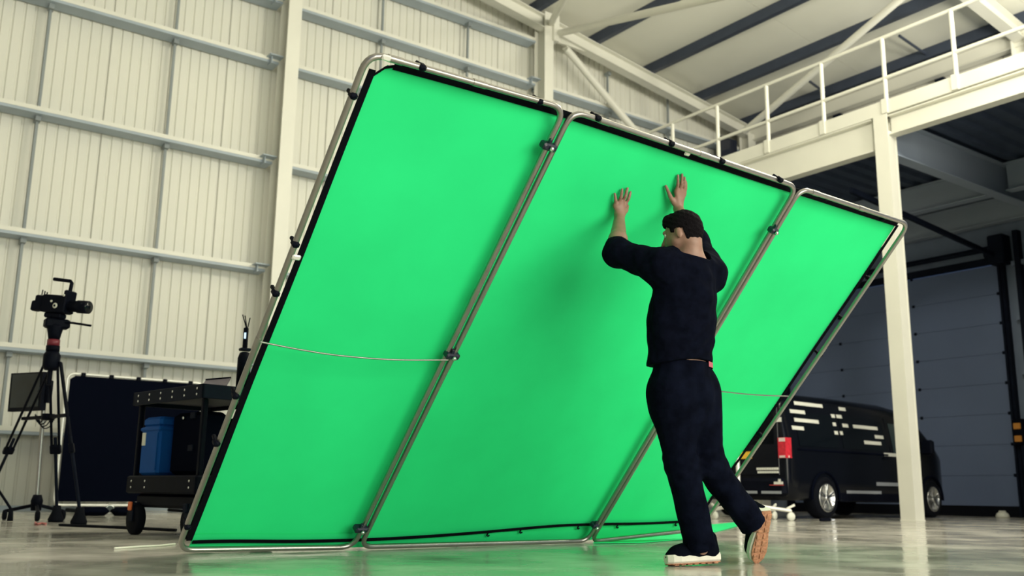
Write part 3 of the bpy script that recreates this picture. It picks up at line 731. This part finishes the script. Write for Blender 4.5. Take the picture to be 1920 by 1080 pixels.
shoe(h1, h1+d1*.298, V(.05, .1, 1), 'shoe')['label'] = 'black running shoe flat on the floor'
t2 = L(1420, 1051, 5.12); t2.z = .006; l2 = V(-.10, .42, -.90).normalized(); upn = V(-.36, .85, .44)
h2 = t2-l2*.285
shoe(h2, h2+l2*.298, upn, 'shoe')['label'] = 'black running shoe tipped on its toe showing the brown sole'

# =================================================================== THE VAN
VP = onz(1541, 973); VD = V(math.sin(math.radians(86.6)), math.cos(math.radians(86.6)), 0); VR = V(VD.y, -VD.x, 0)   # heading, its right side
HW = .95; LEN = 5.3; RWX = .98
VO = VP-VD*RWX-VR*(HW-.09); VO.z = 0
van = thing('van', VO, 'black panel van with white dash graphics parked behind the pillar', 'van', math.atan2(VD.y, VD.x))
def plan(x):
    if x < .12: return .90+.05*math.sqrt(max(0, 1-((.12-x)/.12)**2))/.95*.95
    if x > 4.5: return .95-.30*((x-4.5)/.8)**2.2
    return .95
def hwz(z): return 1.0-.03*max(0, .6-z) if z < 1.02 else 1.0-.165*((z-1.02)/.9)**1.25
ztopx = [(0, 1.62), (.03, 1.80), (.10, 1.92), (.3, 1.965), (1.5, 1.98), (3.2, 1.97), (3.75, 1.91), (4.1, 1.77), (4.65, 1.30), (4.82, 1.17), (5.1, 1.06), (5.24, .92), (5.3, .70)]
def ztop(x): return float(np.interp(x, [a for a, b in ztopx], [b for a, b in ztopx]))
def side_y(x, z): return plan(x)*hwz(z)
st = [0, .015, .04, .08, .12, .3, .8, 1.4, 2.0, 2.6, 3.2, 3.75, 3.95, 4.1, 4.35, 4.55, 4.7, 4.85, 5.0, 5.15, 5.24, 5.3]
m = MB(); vs = []; K = 0
for x in st:
    zt = ztop(x); zb = .28 if x > .1 else .34
    zs = [zb, zb+.06]+[.62, .9, 1.02, 1.2, 1.4, 1.6, 1.72]
    zs = [min(z, zb+(zt-zb)*(.10+.82*i/8)) if i > 1 else z for i, z in enumerate(zs)]
    half = []
    for i, z in enumerate(zs): half.append((side_y(x, z)*(.95 if i == 0 else 1), z))
    ye = side_y(x, zs[-1]); half += [(ye*.985, zs[-1]+(zt-zs[-1])*.40), (ye*.93, zs[-1]+(zt-zs[-1])*.72), (ye*.80, zs[-1]+(zt-zs[-1])*.91), (ye*.4, zt-.006), (0, zt)]
    row = [V(x, -y, z) for y, z in half]+[V(x, y, z) for y, z in reversed(half[:-1])]
    K = len(row); vs += row
fs = [tuple(range(K-1, -1, -1)), tuple(range((len(st)-1)*K, len(st)*K))]
for i in range(len(st)-1):
    for k in range(K): fs.append((i*K+k, i*K+(k+1) % K, (i+1)*K+(k+1) % K, (i+1)*K+k))
m.add(vs, fs, True); bodyo = m.build('body', 'van_paint', van, world=False)
for p_ in bodyo.data.polygons:
    if len(p_.vertices) > 4: p_.use_smooth = False
def side_patch(x0, x1, z0, z1, mt, name, off=.006, sgn=-1, par=None, n=6, slant=0.):
    m = MB(); vs = []
    for j in range(3):
        for i in range(n+1):
            z = z0+(z1-z0)*j/2; x = x0+(x1-x0)*i/n+slant*(j/2)*(i/n)
            vs.append(V(x, sgn*(side_y(x, z)+off), z))
    f = [(j*(n+1)+i, j*(n+1)+i+1, (j+1)*(n+1)+i+1, (j+1)*(n+1)+i) for j in range(2) for i in range(n)]
    m.add(vs, f, True); m.add([v-V(0, sgn*off*.8, 0) for v in vs], f, True); return m.build(name, mt, par or van, world=False)
side_patch(.35, 1.50, 1.12, 1.66, 'van_glass', 'side_window'); side_patch(1.60, 2.95, 1.12, 1.66, 'van_glass', 'side_window'); side_patch(3.16, 4.16, 1.10, 1.62, 'cab_glass', 'side_window', slant=-.28)
side_patch(.35, 2.95, 1.12, 1.66, 'van_glass', 'side_window', sgn=1); side_patch(3.16, 4.16, 1.10, 1.62, 'cab_glass', 'side_window', sgn=1, slant=-.28)
m = MB(); m.add([V(4.13, -.70, 1.775), V(4.68, -.76, 1.30), V(4.68, .76, 1.30), V(4.13, .70, 1.775)], [(0, 1, 2, 3)]); m.build('windscreen', 'van_glass', van, world=False)
for x in (3.05, 4.1):
    side_patch(x, x+.012, .5, 1.7, 'navy_black', 'door_seam', .004)
m = MB(); m.box((.3, -.962, 1.045), (2.95, -.952, 1.075)); m.build('slide_rail', 'navy_black', van, world=False)
for x in (2.9, 3.95):
    m = MB(); m.box((x-.10, -.985, .98), (x+.10, -.955, 1.02), .008); m.build('door_handle', 'black_plastic', van, world=False)
for s_ in (-1, 1):
    m = MB(); m.box((4.02, s_*.98, 1.10), (4.14, s_*1.20, 1.36), .03); m.bar(V(4.10, s_*.90, 1.12), V(4.10, s_*1.05, 1.16), .05, .05); m.build('wing_mirror', 'black_plastic', van, world=False)
# wheels
def wheel(x, s_):
    c = V(x, s_*.855, .33); ax = V(0, s_, 0); w_ = MB()
    w_.lathe(c, ax, [(-.12, .20), (-.12, .30), (-.09, .325), (.09, .325), (.12, .30), (.125, .225), (.10, .215)], 28); o = w_.build('tyre', 'rubber', van, world=False)
    r_ = MB(); r_.lathe(c+ax*.118, ax, [(0, .225), (.012, .222), (.012, .200), (-.02, .195), (-.02, .19)], 28); r_.build('rim', 'silver', o, world=False)
    d_ = MB(); d_.lathe(c+ax*.05, ax, [(0, .19), (.01, .19), (.01, .05), (.04, .05), (.04, 0)], 24); d_.build('brake_disc', 'dark_metal', o, world=False)
    for k in range(5):
        a = 2*math.pi*k/5+.3
        for off in (-.13, .13):
            d = V(math.cos(a+off), 0, math.sin(a+off)); d0 = V(math.cos(a), 0, math.sin(a))
            sp = MB(); sp.bar(c+ax*.115+d0*.035, c+ax*.118+d*.205, .030, .022, up=ax, ch=.004); sp.build('spoke', 'silver', o, world=False)
    h = MB(); h.lathe(c+ax*.11, ax, [(0, .05), (.02, .045), (.025, .02), (.025, 0)], 16); h.build('hub_cap', 'silver', o, world=False)
    g = MB(); pts = [V(x+.385*math.cos(t), s_*.957, .34+.385*math.sin(t)) for t in np.linspace(-.1, math.pi+.1, 17)]; g.tube(pts, .022, 6); g.build('arch_trim', 'navy_black', van, world=False)
for x in (RWX, 4.38):
    for s_ in (-1, 1): wheel(x, s_)
# sills and rear bumper
m = MB(); m.box((1.4, -.955, .26), (3.95, -.90, .42), .02); m.build('sill', 'black_plastic', van, world=False)
m = MB(); m.box((-.07, -.92, .34), (.12, .92, .62), .05); m.build('rear_bumper', 'black_plastic', van, world=False)
for a, b in ((-.86, -.50), (-.42, -.05)):
    m = MB(); m.box((-.078, a, .38), (-.068, b, .42)); m.build('reflector', 'decal_grey', van, world=False)
m = MB(); m.box((-.012, -.74, 1.12), (.02, .74, 1.66), .02); m.build('rear_window', 'van_glass', van, world=False)
m = MB(); m.box((-.012, -.80, .66), (.004, .80, 1.78), .01); m.build('tailgate', 'van_paint', van, world=False)
for s_ in (-1, 1):
    m = MB(); m.prism([V(-.02, s_*.80, .92), V(-.02, s_*.935, .92), V(.10, s_*.962, .92), V(.10, s_*.80, .92)], V(0, 0, .31)); o = m.build('tail_lamp', 'lamp_red', van, world=False)
    m = MB(); m.prism([V(-.024, s_*.82, .925), V(-.024, s_*.92, .925), V(.05, s_*.955, .925), V(.05, s_*.82, .925)], V(0, 0, .03)); m.build('clear_lens', 'lamp_clear', o, world=False)
    m = MB(); m.prism([V(-.024, s_*.82, 1.17), V(-.024, s_*.93, 1.17), V(.08, s_*.957, 1.17), V(.08, s_*.82, 1.17)], V(0, 0, .055)); m.build('clear_lens', 'lamp_clear', o, world=False)
m = MB(); m.box((-.022, -.30, .92), (-.012, .26, 1.03)); m.build('number_plate', 'plate_yellow', van, world=False)
# decals: solve each from the photograph onto the side skin
iw = WM[van.name].inverted()
def on_side(px, py):
    n = VR; p0 = VO+VR*HW
    for _ in range(4):
        q = iw @ onplane(px, py, p0, n); p0 = VO+VR*(side_y(max(0, min(5.2, q.x)), q.z))
    return q.x, q.z
decs = [((1487, 752), (1542, 765), 0), ((1480, 768), (1509, 776), 0), ((1488, 783), (1535, 795), 0), ((1484, 799), (1507, 806), 0), ((1571, 764), (1585, 770), 0),
        ((1557, 777), (1565, 783), 0), ((1567, 778), (1578, 784), 0), ((1560, 793), (1567, 798), 0), ((1578, 795), (1590, 801), 0), ((1563, 808), (1571, 815), 0), ((1574, 809), (1580, 815), 0),
        ((1598, 797), (1645, 806), 0), ((1639, 817), (1656, 822), 0), ((1619, 827), (1652, 834), 0), ((1657, 850), (1688, 856), 0), ((1643, 905), (1690, 911), 1), ((1587, 920), (1652, 927), 1)]
for (a, b, g) in decs:
    xa, za = on_side(*a); xb, zb = on_side(*b); hgt = .058; zc = (za+zb)/2
    xa = max(xa, .13)
    side_patch(xa, xb, zc-hgt/2, zc+hgt/2, 'decal_grey' if g else 'decal_white', 'dash_decal', .009, n=4)
def on_rear(px, py): q = iw @ onplane(px, py, VO-VD*.014, VD); return q.y, q.z
for (a, b, mt) in (((1455, 783), (1476, 790), 'decal_white'), ((1418, 877), (1460, 881), 'decal_white'), ((1420, 883.5), (1460, 887), 'decal_white')):
    ya, za = on_rear(*a); yb, zb = on_rear(*b); m = MB()
    ya, yb = max(-.88, min(ya, yb)), max(ya, yb); n = 1 if a[1] < 800 else 9
    for k in range(n):
        y0 = ya+(yb-ya)*k/n; y1 = ya+(yb-ya)*(k+(1 if n == 1 else .82))/n; m.box((-.020, y0, min(za, zb)), (-.013, y1, max(za, zb)))
    m.build('lettering', mt, van, world=False)
m = MB(); m.box((-.083, -.90, .52), (-.073, -.74, .56)); m.box((-.083, -.86, .56), (-.073, -.82, .60)); m.build('badge', 'decal_white', van, world=False)
m = MB(); m.box((-.083, -.91, .505), (-.073, -.66, .515)); m.build('badge_line', 'red_mark', van, world=False)

# white stand base in front of the van
SB = onz(1387, 972); SB = V(11.0*SB.x/SB.x, SB.y*11.0/SB.x, 0)
sb = thing('light_stand', SB, 'pale wheeled light stand behind the right edge of the green screen', 'light stand')
dS = (SB-CAM).dot(FH)
m = MB(); m.tube([SB+V(0, 0, .15), SB+V(0, 0, 1.0)], .028, 10); m.build('pole', 'alu_white', sb)
m = MB(); m.lathe(SB+V(0, 0, .16), (0, 0, 1), [(0, .05), (.12, .05), (.14, .03)], 14); m.build('hub', 'alu_white', sb)
for (px, dd) in ((1483, .1), (1452, .75), (1340, .4)):
    e = atd(px, 962, dS+dd); e.z = .14; s0 = SB+V(0, 0, .24); mid = s0.lerp(e, .55)+V(0, 0, .0)
    m = MB(); m.tube([s0, mid, e], .026, 10); lg = m.build('leg', 'alu_white', sb)
    d = (e-s0).normalized(); sd_ = d.cross(V(0, 0, 1)).normalized()
    m = MB(); m.tube([e, e+V(0, 0, -.07)], .018, 8); m.bar(e+V(0, 0, .02)-d*.06, e+V(0, 0, .09)+d*.06, .02, .03); m.lathe(e+V(0, 0, -.08)-sd_*.02, sd_, [(0, .055), (.01, .06), (.03, .06), (.04, .055)], 16); m.build('caster', 'cream', lg)
p = onz(1549, 978); r = thing('cable_connector', p, 'small dark connector with silver tip on the floor beside the van rear wheel', 'connector')
m = MB(); m.bar(p+V(-.09, .04, .025), p+V(.06, -.03, .025), .05, .05, ch=.01); m.build('plug_body', 'black_plastic', r)
m = MB(); m.bar(p+V(.06, -.03, .025), p+V(.12, -.06, .025), .035, .035, ch=.008); m.build('plug_tip', 'silver', r)

# =================================================================== LEFT: BLACK PANEL, TRIPOD, MONITOR, CART
pb = thing('black_backdrop', V(4.1, 14.6, 0), 'black fabric backdrop panel in a thin white frame standing by the ribbed wall', 'backdrop')
bx0, bx1, bz0, bz1, by = 3.0, 4.92, .10, 1.91, 14.6
loop = []
P4 = [V(bx0, by, bz0), V(bx1, by, bz0), V(bx1, by-.0, bz1), V(bx0, by, bz1)]
for k in range(4):
    p, q, n = P4[k], P4[k-1], P4[(k+1) % 4]; loop += arc_pts(p, p+(q-p).normalized()*.1, p+(n-p).normalized()*.1, 5)
m = MB(); m.tube(loop, .02, 8, closed=True); m.build('frame', 'alu_white', pb)
m = MB(); m.prism([V(bx0+.03, by-.03, bz0+.05), V(bx1-.03, by-.03, bz0+.05), V(bx1-.03, by-.03, bz1-.08), V(bx1-.10, by-.03, bz1-.02), V(bx0+.10, by-.03, bz1-.03), V(bx0+.03, by-.03, bz1-.08)], V(0, .012, 0)); m.build('fabric', 'navy_black', pb)
for k in range(5):
    x = bx0+.2+k*(bx1-bx0-.4)/4; m = MB(); m.box((x-.03, by-.045, bz1-.04), (x+.03, by+.02, bz1+.02), .008); m.build('clip', 'black_plastic', pb)
for x in (bx0+.25, bx1-.25):
    m = MB(); m.bar(V(x, by-.35, .03), V(x, by+.35, .03), .05, .05, ch=.01); m.bar(V(x, by, .05), V(x, by, .14), .04, .04); m.build('foot', 'black_plastic', pb)
p = ony(205, 966, 12.9); p.z = 0; r = thing('sandbag', p, 'flat black sandbag with a silver ring on the floor before the black backdrop', 'sandbag')
for s_ in (-1, 1):
    m = MB(); m.obox(p+V(s_*.19, -.02*s_, .055), V(1, 0, 0), V(0, 1, 0), V(0, 0, 1), (.34, .26, .11), .045); m.build('pouch', 'navy_black', r)
m = MB(); m.tube([p+V(.05*math.cos(t), 0, .075+.05*math.sin(t)) for t in np.linspace(0, 2*math.pi, 14)][:-1], .012, 6, closed=True); m.build('ring', 'silver', r)
# tripod with camera head
TA = atd(95, 690, 9.1); TC = V(TA.x, TA.y, 0)
tp = thing('tripod', TC, 'tall black video tripod with a red ring holding the cinema camera', 'tripod')
feet = [onz(147, 984), onz(104, 979), onz(-35, 972)]
axm = V(0, 0, 1)
m = MB(); m.lathe(TA+V(0, 0, -.02), axm, [(0, .055), (.04, .075), (.14, .078), (.18, .055)], 16); m.build('bowl', 'black_plastic', tp)
m = MB(); m.lathe(TA+V(0, 0, .16), axm, [(0, .062), (.05, .062)], 16); m.build('leveller', 'black_plastic', tp)
m = MB(); m.lathe(TA+V(0, 0, .21), axm, [(0, .058), (.06, .058)], 16); m.build('red_ring', 'red_ring', tp)
m = MB(); m.lathe(TA+V(0, 0, .27), axm, [(0, .05), (.05, .06), (.12, .075), (.14, .07)], 16); m.box(TA+V(-.10, -.06, .38), TA+V(.12, .06, .47), .015); m.build('fluid_head', 'black_plastic', tp)
m = MB(); m.tube([TA+V(0, 0, -.02), TA+V(0, 0, -.16)], .022, 10); m.build('centre_grip', 'black_plastic', tp)
m = MB(); hd = TA+V(0, 0, .44); m.tube([hd, hd+RH*.16+V(0, 0, -.005), hd+RH*.34+V(0, 0, -.03)], .011, 8); m.build('pan_handle', 'black_plastic', tp)
spr = []
for i, ft in enumerate(feet):
    top = TA+(ft-TC).normalized()*.08+V(0, 0, .06); ft = ft.copy(); ft.z = .12
    d = (ft-top).normalized(); sd_ = d.cross(V(0, 0, 1)).normalized(); md = top.lerp(ft, .58); md2 = top.lerp(ft, .50); spr.append(top.lerp(ft, .36))
    m = MB()
    for s_ in (-1, 1): m.tube([top+sd_*.035*s_, md+sd_*.035*s_], .013, 8)
    lg = m.build('leg', 'black_plastic', tp)
    m = MB(); m.obox(md, d, sd_, d.cross(sd_), (.09, .10, .045), .008); m.build('leg_clamp', 'black_plastic', lg)
    m = MB(); m.tube([md2, ft], .016, 8); m.build('lower_leg', 'dark_metal', lg)
    m = MB(); m.lathe(V(ft.x, ft.y, 0), axm, [(0, .07), (.03, .075), (.10, .045), (.16, .035)], 12); m.build('foot', 'rubber', lg)
cen = sum(spr, V(0, 0, 0))/3
m = MB()
for q in spr: m.bar(cen, q, .04, .03)
m.lathe(cen-V(0, 0, .03), axm, [(0, .06), (.06, .06)], 14); m.build('spreader', 'black_plastic', tp)
# cinema camera
CB = TA+V(0, 0, .47)
ck = thing('cinema_camera', CB, 'black cinema camera with top handle and lens on the tall tripod', 'camera')
fx = (RH*.93-FH*.30).normalized(); fx = (fx+V(0, 0, -.11)).normalized(); sy = fx.cross(V(0, 0, 1)).normalized(); uz = sy.cross(fx)
def cp(a, b, c): return CB+fx*a+sy*b+uz*c
def cbx(c, dims, nm, mt='black_plastic', ch=.01, par=None):
    m = MB(); m.obox(cp(*c), fx, sy, uz, dims, ch); return m.build(nm, mt, par or ck)
cbx((-.02, 0, .03), (.20, .09, .05), 'quick_plate'); bd = cbx((-.02, 0, .14), (.28, .13, .17), 'camera_body')
cbx((-.21, 0, .14), (.10, .10, .15), 'battery'); cbx((-.27, 0, .11), (.06, .09, .10), 'battery_plate'); cbx((.11, 0, .17), (.04, .14, .22), 'front_plate')
m = MB(); m.lathe(cp(.13, 0, .135), fx, [(0, .040), (.02, .055), (.10, .055), (.105, .062), (.22, .062), (.225, .055)], 20); ln = m.build('lens', 'black_plastic', ck)
m = MB(); m.lathe(cp(.352, 0, .135), fx, [(0, .054), (.004, .052)], 20); m.build('front_glass', 'van_glass', ln)
m = MB(); m.tube([cp(.10, 0, .26), cp(.10, 0, .36), cp(.08, 0, .375), cp(-.12, 0, .385)], .018, 8); m.build('top_handle', 'black_plastic', ck)
m = MB(); m.lathe(cp(.02, .066, .12), sy, [(0, .026), (.006, .026), (.008, .015), (.008, 0)], 14); m.build('dial', 'sticker', ck)
m = MB(); m.lathe(cp(.02, .074, .12), sy, [(0, .012), (.006, .010)], 10); m.build('dial_cap', 'dark_metal', ck)
for (a, c) in ((.105, .225), (-.03, .16)):
    m = MB(); m.lathe(cp(a, .07, c), sy, [(0, .012), (.006, .012)], 10); m.build('button', 'sticker', ck)
for k in range(3):
    m = MB(); m.tube([cp(-.15-.03*k, .02, .22), cp(-.15-.03*k, .02, .25+.01*k)], .006, 6); m.build('antenna_stub', 'black_plastic', ck)
# monitor on its own stand
MQ = [atd(21, 700, 10.45), atd(81, 697, 10.1), atd(75, 769, 10.1), atd(14, 772, 10.45)]
mc = sum(MQ, V(0, 0, 0))/4
pole_b = onz(68, 957); pole_b = V(*(atd(68, 950, 10.25))); pole_b.z = 0
mo = thing('monitor', V(mc.x, mc.y, MQ[3].z), 'black field monitor with a dark reflective screen left of the tripod', 'monitor')
n_ = (MQ[1]-MQ[0]).cross(MQ[3]-MQ[0]).normalized()
if n_.dot(mc-CAM) > 0: n_ = -n_
m = MB(); m.prism(MQ, -n_*.06); m.build('housing', 'black_plastic', mo)
ins = [p.lerp(mc, .13) for p in MQ]; ins = [p+n_*.004+V(0, 0, .012) for p in ins]
m = MB(); m.prism(ins, -n_*.006); m.build('display', 'screen_glass', mo)
m = MB(); c0 = MQ[1].lerp(MQ[2], .5)-n_*.08; m.obox(c0+RH*.0, RH, FH, V(0, 0, 1), (.05, .08, .24), .01); m.build('battery', 'black_plastic', mo)
st_ = thing('monitor_stand', pole_b, 'slim silver roller stand carrying the field monitor', 'stand')
ptop = atd(80, 775, 10.25)
m = MB(); m.tube([pole_b+V(0, 0, .16), ptop+V(0, 0, .12)], .022, 10); m.build('pole', 'alu_tube', st_)
m = MB(); m.lathe(pole_b+V(0, 0, .10), axm, [(0, .05), (.10, .06), (.16, .04)], 12); m.build('hub', 'black_plastic', st_)
for k in range(3):
    a = .4+k*2.094; e = pole_b+V(.32*math.cos(a), .32*math.sin(a), .09); m = MB(); m.tube([pole_b+V(0, 0, .16), e], .018, 8); lg = m.build('leg', 'black_plastic', st_)
    m = MB(); m.lathe(V(e.x-.018, e.y, .052), (1, 0, 0), [(0, .045), (.006, .052), (.03, .052), (.036, .045)], 14); m.build('caster', 'rubber', lg)
for k in range(4):
    c = atd(76+k*4, 771+k*2, 10.1); m = MB(); m.tube([c+RH*(.05+.008*k)*math.cos(t)+V(0, 0, -.03+(.085+.01*k)*math.sin(t)) for t in np.linspace(math.pi, 2*math.pi, 12)], .006, 6); m.build('cable_loop', 'black_plastic', st_)
sp = onz(20, 958); r = thing('light_stand', sp, 'black light stand leg cut by the left picture edge', 'stand')
m = MB(); m.tube([atd(-12, 905, 10.0), atd(21, 955, 10.0)], .014, 8); m.build('leg', 'black_plastic', r)
m = MB(); q = atd(21, 955, 10.0); m.lathe(V(q.x, q.y, 0), axm, [(0, .03), (q.z, .02)], 8); m.build('rubber_tip', 'rubber', r)
# equipment cart: long side along world Y
CX0, CX1, CY0, CY1 = 2.12, 2.72, 6.66, 7.66
ct = thing('equipment_cart', V((CX0+CX1)/2, (CY0+CY1)/2, 0), 'black steel equipment cart with two shelves half hidden by the green screen', 'cart')
def cb(a, b, nm, mt='black_plastic', ch=.008, par=None):
    m = MB(); m.box(a, b, ch); return m.build(nm, mt, par or ct)
tops = cb((CX0-.03, CY0-.03, .985), (CX1+.03, CY1+.03, 1.0), 'top_tray', 'dark_metal', .004)
for (a, b) in (((CX0-.035, CY0-.035, .955), (CX0-.015, CY1+.035, 1.055)), ((CX1+.015, CY0-.035, .955), (CX1+.035, CY1+.035, 1.055)), ((CX0-.035, CY0-.035, .955), (CX1+.035, CY0-.015, 1.055)), ((CX0-.035, CY1+.015, .955), (CX1+.035, CY1+.035, 1.055))):
    cb(a, b, 'tray_rim', 'dark_metal', .004)
for k in range(6):
    for z in (.985, 1.025):
        y = CY0+.04+k*.18; m = MB(); m.lathe(V(CX0-.036, y, z), (-1, 0, 0), [(0, .009), (.003, .009)], 10); m.build('rivet', 'silver', tops)
for x in (CX0, CX1-.04):
    for y in (CY0, CY1-.04): cb((x, y, .30), (x+.04, y+.04, .96), 'post')
cb((CX0-.03, CY0-.03, .30), (CX1+.03, CY1+.03, .43), 'lower_shelf', 'black_plastic', .012)
for k in range(5):
    for z in (.345, .39):
        if k in (1, 2): continue
        m = MB(); m.lathe(V(CX0-.031, CY0+.06+k*.22, z), (-1, 0, 0), [(0, .009), (.003, .009)], 10); m.build('rivet', 'silver', ct)
cb((CX0+.02, CY0+.05, .20), (CX1-.02, CY1-.05, .30), 'base_frame', 'black_plastic', .02)
for x in (CX0+.02, CX1-.02):
    for y in (CY0+.08, CY1-.08):
        m = MB(); m.lathe(V(x-.03, y, .115), (1, 0, 0), [(0, .10), (.008, .115), (.052, .115), (.06, .10)], 22); wh = m.build('caster_wheel', 'rubber', ct)
        m = MB(); m.box((x-.045, y-.03, .10), (x-.033, y+.03, .24)); m.box((x+.033, y-.03, .10), (x+.045, y+.03, .24)); m.box((x-.045, y-.04, .215), (x+.045, y+.04, .235)); m.build('fork', 'dark_metal', wh)
        m = MB(); m.box((x-.062, y-.025, .175), (x-.044, y+.025, .24), .006); m.build('brake_tab', 'orange' if y > 7 and x < 2.4 else 'dark_metal', wh)
case = thing('hard_case', V(2.30, 7.36, .43), 'blue plastic hard case standing on the lower shelf of the cart', 'case')
q0, q1, q2 = (CX0+.0, 7.20, .432), (CX0+.40, 7.56, .71), None
m = MB(); m.box((CX0-.01, 7.26, .432), (CX0+.22, 7.55, .80), .02); m.build('case_body', 'case_blue', case)
m = MB(); m.box((CX0-.018, 7.252, .755), (CX0+.228, 7.558, .785), .008); m.build('case_rim', 'case_blue', case)
m = MB(); m.box((CX0-.005, 7.265, .785), (CX0+.215, 7.545, .86), .02); m.build('case_lid', 'case_blue', case)
m = MB(); m.box((CX0-.016, 7.47, .65), (CX0-.0095, 7.52, .745)); m.build('case_label', 'sticker', case)
m = MB(); m.box((CX0-.018, 7.275, .47), (CX0-.008, 7.295, .74)); m.build('case_corner', 'case_blue', case)
bgk = thing('equipment_box', V(2.42, 6.92, .43), 'black equipment box with metal latches beside the blue hard case on the cart', 'box')
m = MB(); m.box((CX0+.06, 6.76, .432), (CX0+.27, 7.22, .88), .03); m.build('box_body', 'navy_black', bgk)
for z in (.60, .83):
    m = MB(); m.box((CX0+.045, 6.86, z), (CX0+.062, 6.93, z+.045), .004); m.build('latch', 'dark_metal', bgk)
m = MB(); m.lathe(V(CX0+.055, 7.03, .84), (-1, 0, 0), [(0, .014), (.012, .012)], 10); m.build('latch_knob', 'silver', bgk)
bag = thing('padded_bag', V(2.95, 6.9, .44), 'rounded black padded bag hanging at the right end of the cart', 'bag')
g0 = V(2.56, 6.95, .645); bag.location = (2.56, 6.95, .43); WM[bag.name] = Matrix.Translation(bag.location)
m = MB(); m.obox(g0, V(1, 0, 0), V(0, 1, 0), V(0, 0, 1), (.22, .30, .42), .07); m.build('bag_body', 'navy_black', bag)
m = MB(); m.obox(g0+V(0, -.155, 0), V(1, 0, 0), V(0, 1, 0), V(0, 0, 1), (.15, .03, .09), .012); m.build('bag_pocket', 'black_plastic', bag)
CC = V(2.485, 7.24, 0); RC = Matrix.Rotation(math.radians(9.5), 4, 'Z')
for o in (ct, case, bgk, bag):
    p = Vector(o.location)-V((CX0+CX1)/2, (CY0+CY1)/2, 0); o.location = CC+RC @ p; o.rotation_euler = (0, 0, math.radians(9.5))
# laptop on the cart
lp = thing('laptop', V(2.4, 6.9, 1.0), 'open laptop with a grey tilted screen on the cart top', 'laptop')
Q = [atd(377, 726, 6.95), atd(386, 712, 7.05), atd(433, 708, 6.95), atd(421, 729, 6.85)]
zt_ = 1.002
m = MB(); m.prism(Q, FH*.012); m.build('screen_lid', 'laptop_back', lp)
b0 = V(Q[0].x, Q[0].y, zt_); b1 = V(Q[3].x, Q[3].y, zt_)
m = MB(); m.prism([b0, b1, b1+FH*.22, b0+FH*.22], V(0, 0, .018)); m.build('base', 'dark_metal', lp)
m = MB(); ed = (Q[2]-Q[1]); m.bar(Q[1]-FH*.002, Q[2]-FH*.002, .006, .012); m.build('lid_edge', 'navy_black', lp)
# wireless video receiver standing on the cart
ap = atd(454, 740, 7.25); az = 1.0
an = thing('wireless_receiver', V(ap.x, ap.y, az), 'slim black wireless receiver with three antennas and a lit display above the cart', 'receiver')
def ax_(px, py): return atd(px, py, 7.25)
c0 = ax_(454, 735); c0.z = 1.0
m = MB(); m.lathe(c0, axm, [(0, .05), (ax_(452, 672).z-1.0, .05), (ax_(452, 662).z-1.0, .038), (ax_(452, 660).z-1.0, .02)], 16); m.build('battery_base', 'black_plastic', an)
m = MB(); m.box(c0+V(-.04, -.03, ax_(452, 658).z-1.0), c0+V(.04, .03, ax_(452, 653).z-1.0), .004); m.build('adapter', 'dark_metal', an)
zb_, zt2 = ax_(452, 653).z, ax_(453, 614).z
m = MB(); cc = V(c0.x, c0.y, (zb_+zt2)/2)-RH*.003; m.obox(cc, RH, FH, V(0, 0, 1), (.034, .03, zt2-zb_), .006); m.build('receiver_body', 'black_plastic', an)
m = MB(); m.obox(cc-FH*.016+V(0, 0, .015), RH, FH, V(0, 0, 1), (.014, .003, .045)); m.build('display', 'led_white', an)
for (px, py) in ((455, 590), (459.5, 592), (469, 596)):
    m = MB(); m.tube([V(cc.x, cc.y, zt2)+RH*((px-455)*.0008), ax_(px, py)], .004, 6); m.build('antenna', 'black_plastic', an)
# cables on the floor
def floor_cable(pxs, r_, mt, label):
    P = [onz(x, y, r_) for x, y in pxs]; pts = []
    for k in range(len(P)-1):
        for q in range(5): pts.append(P[k].lerp(P[k+1], q/5))
    pts.append(P[-1]); m = MB(); m.tube(pts, r_, 8); o = m.build('cable', mt); tag(o, label, 'cable'); return o
floor_cable([(112, 984), (140, 985.5), (180, 987), (230, 989), (330, 994)], .012, 'rubber', 'thin black cable running along the floor from the tripod to the cart')
floor_cable([(215, 1028), (260, 1025), (300, 1023), (328, 1020)], .006, 'cream', 'pale cable on the floor before the cart wheels')
floor_cable([(66, 980), (68, 983), (78, 981), (86, 982)], .010, 'cable_pink', 'short reddish cable on the floor below the monitor stand')
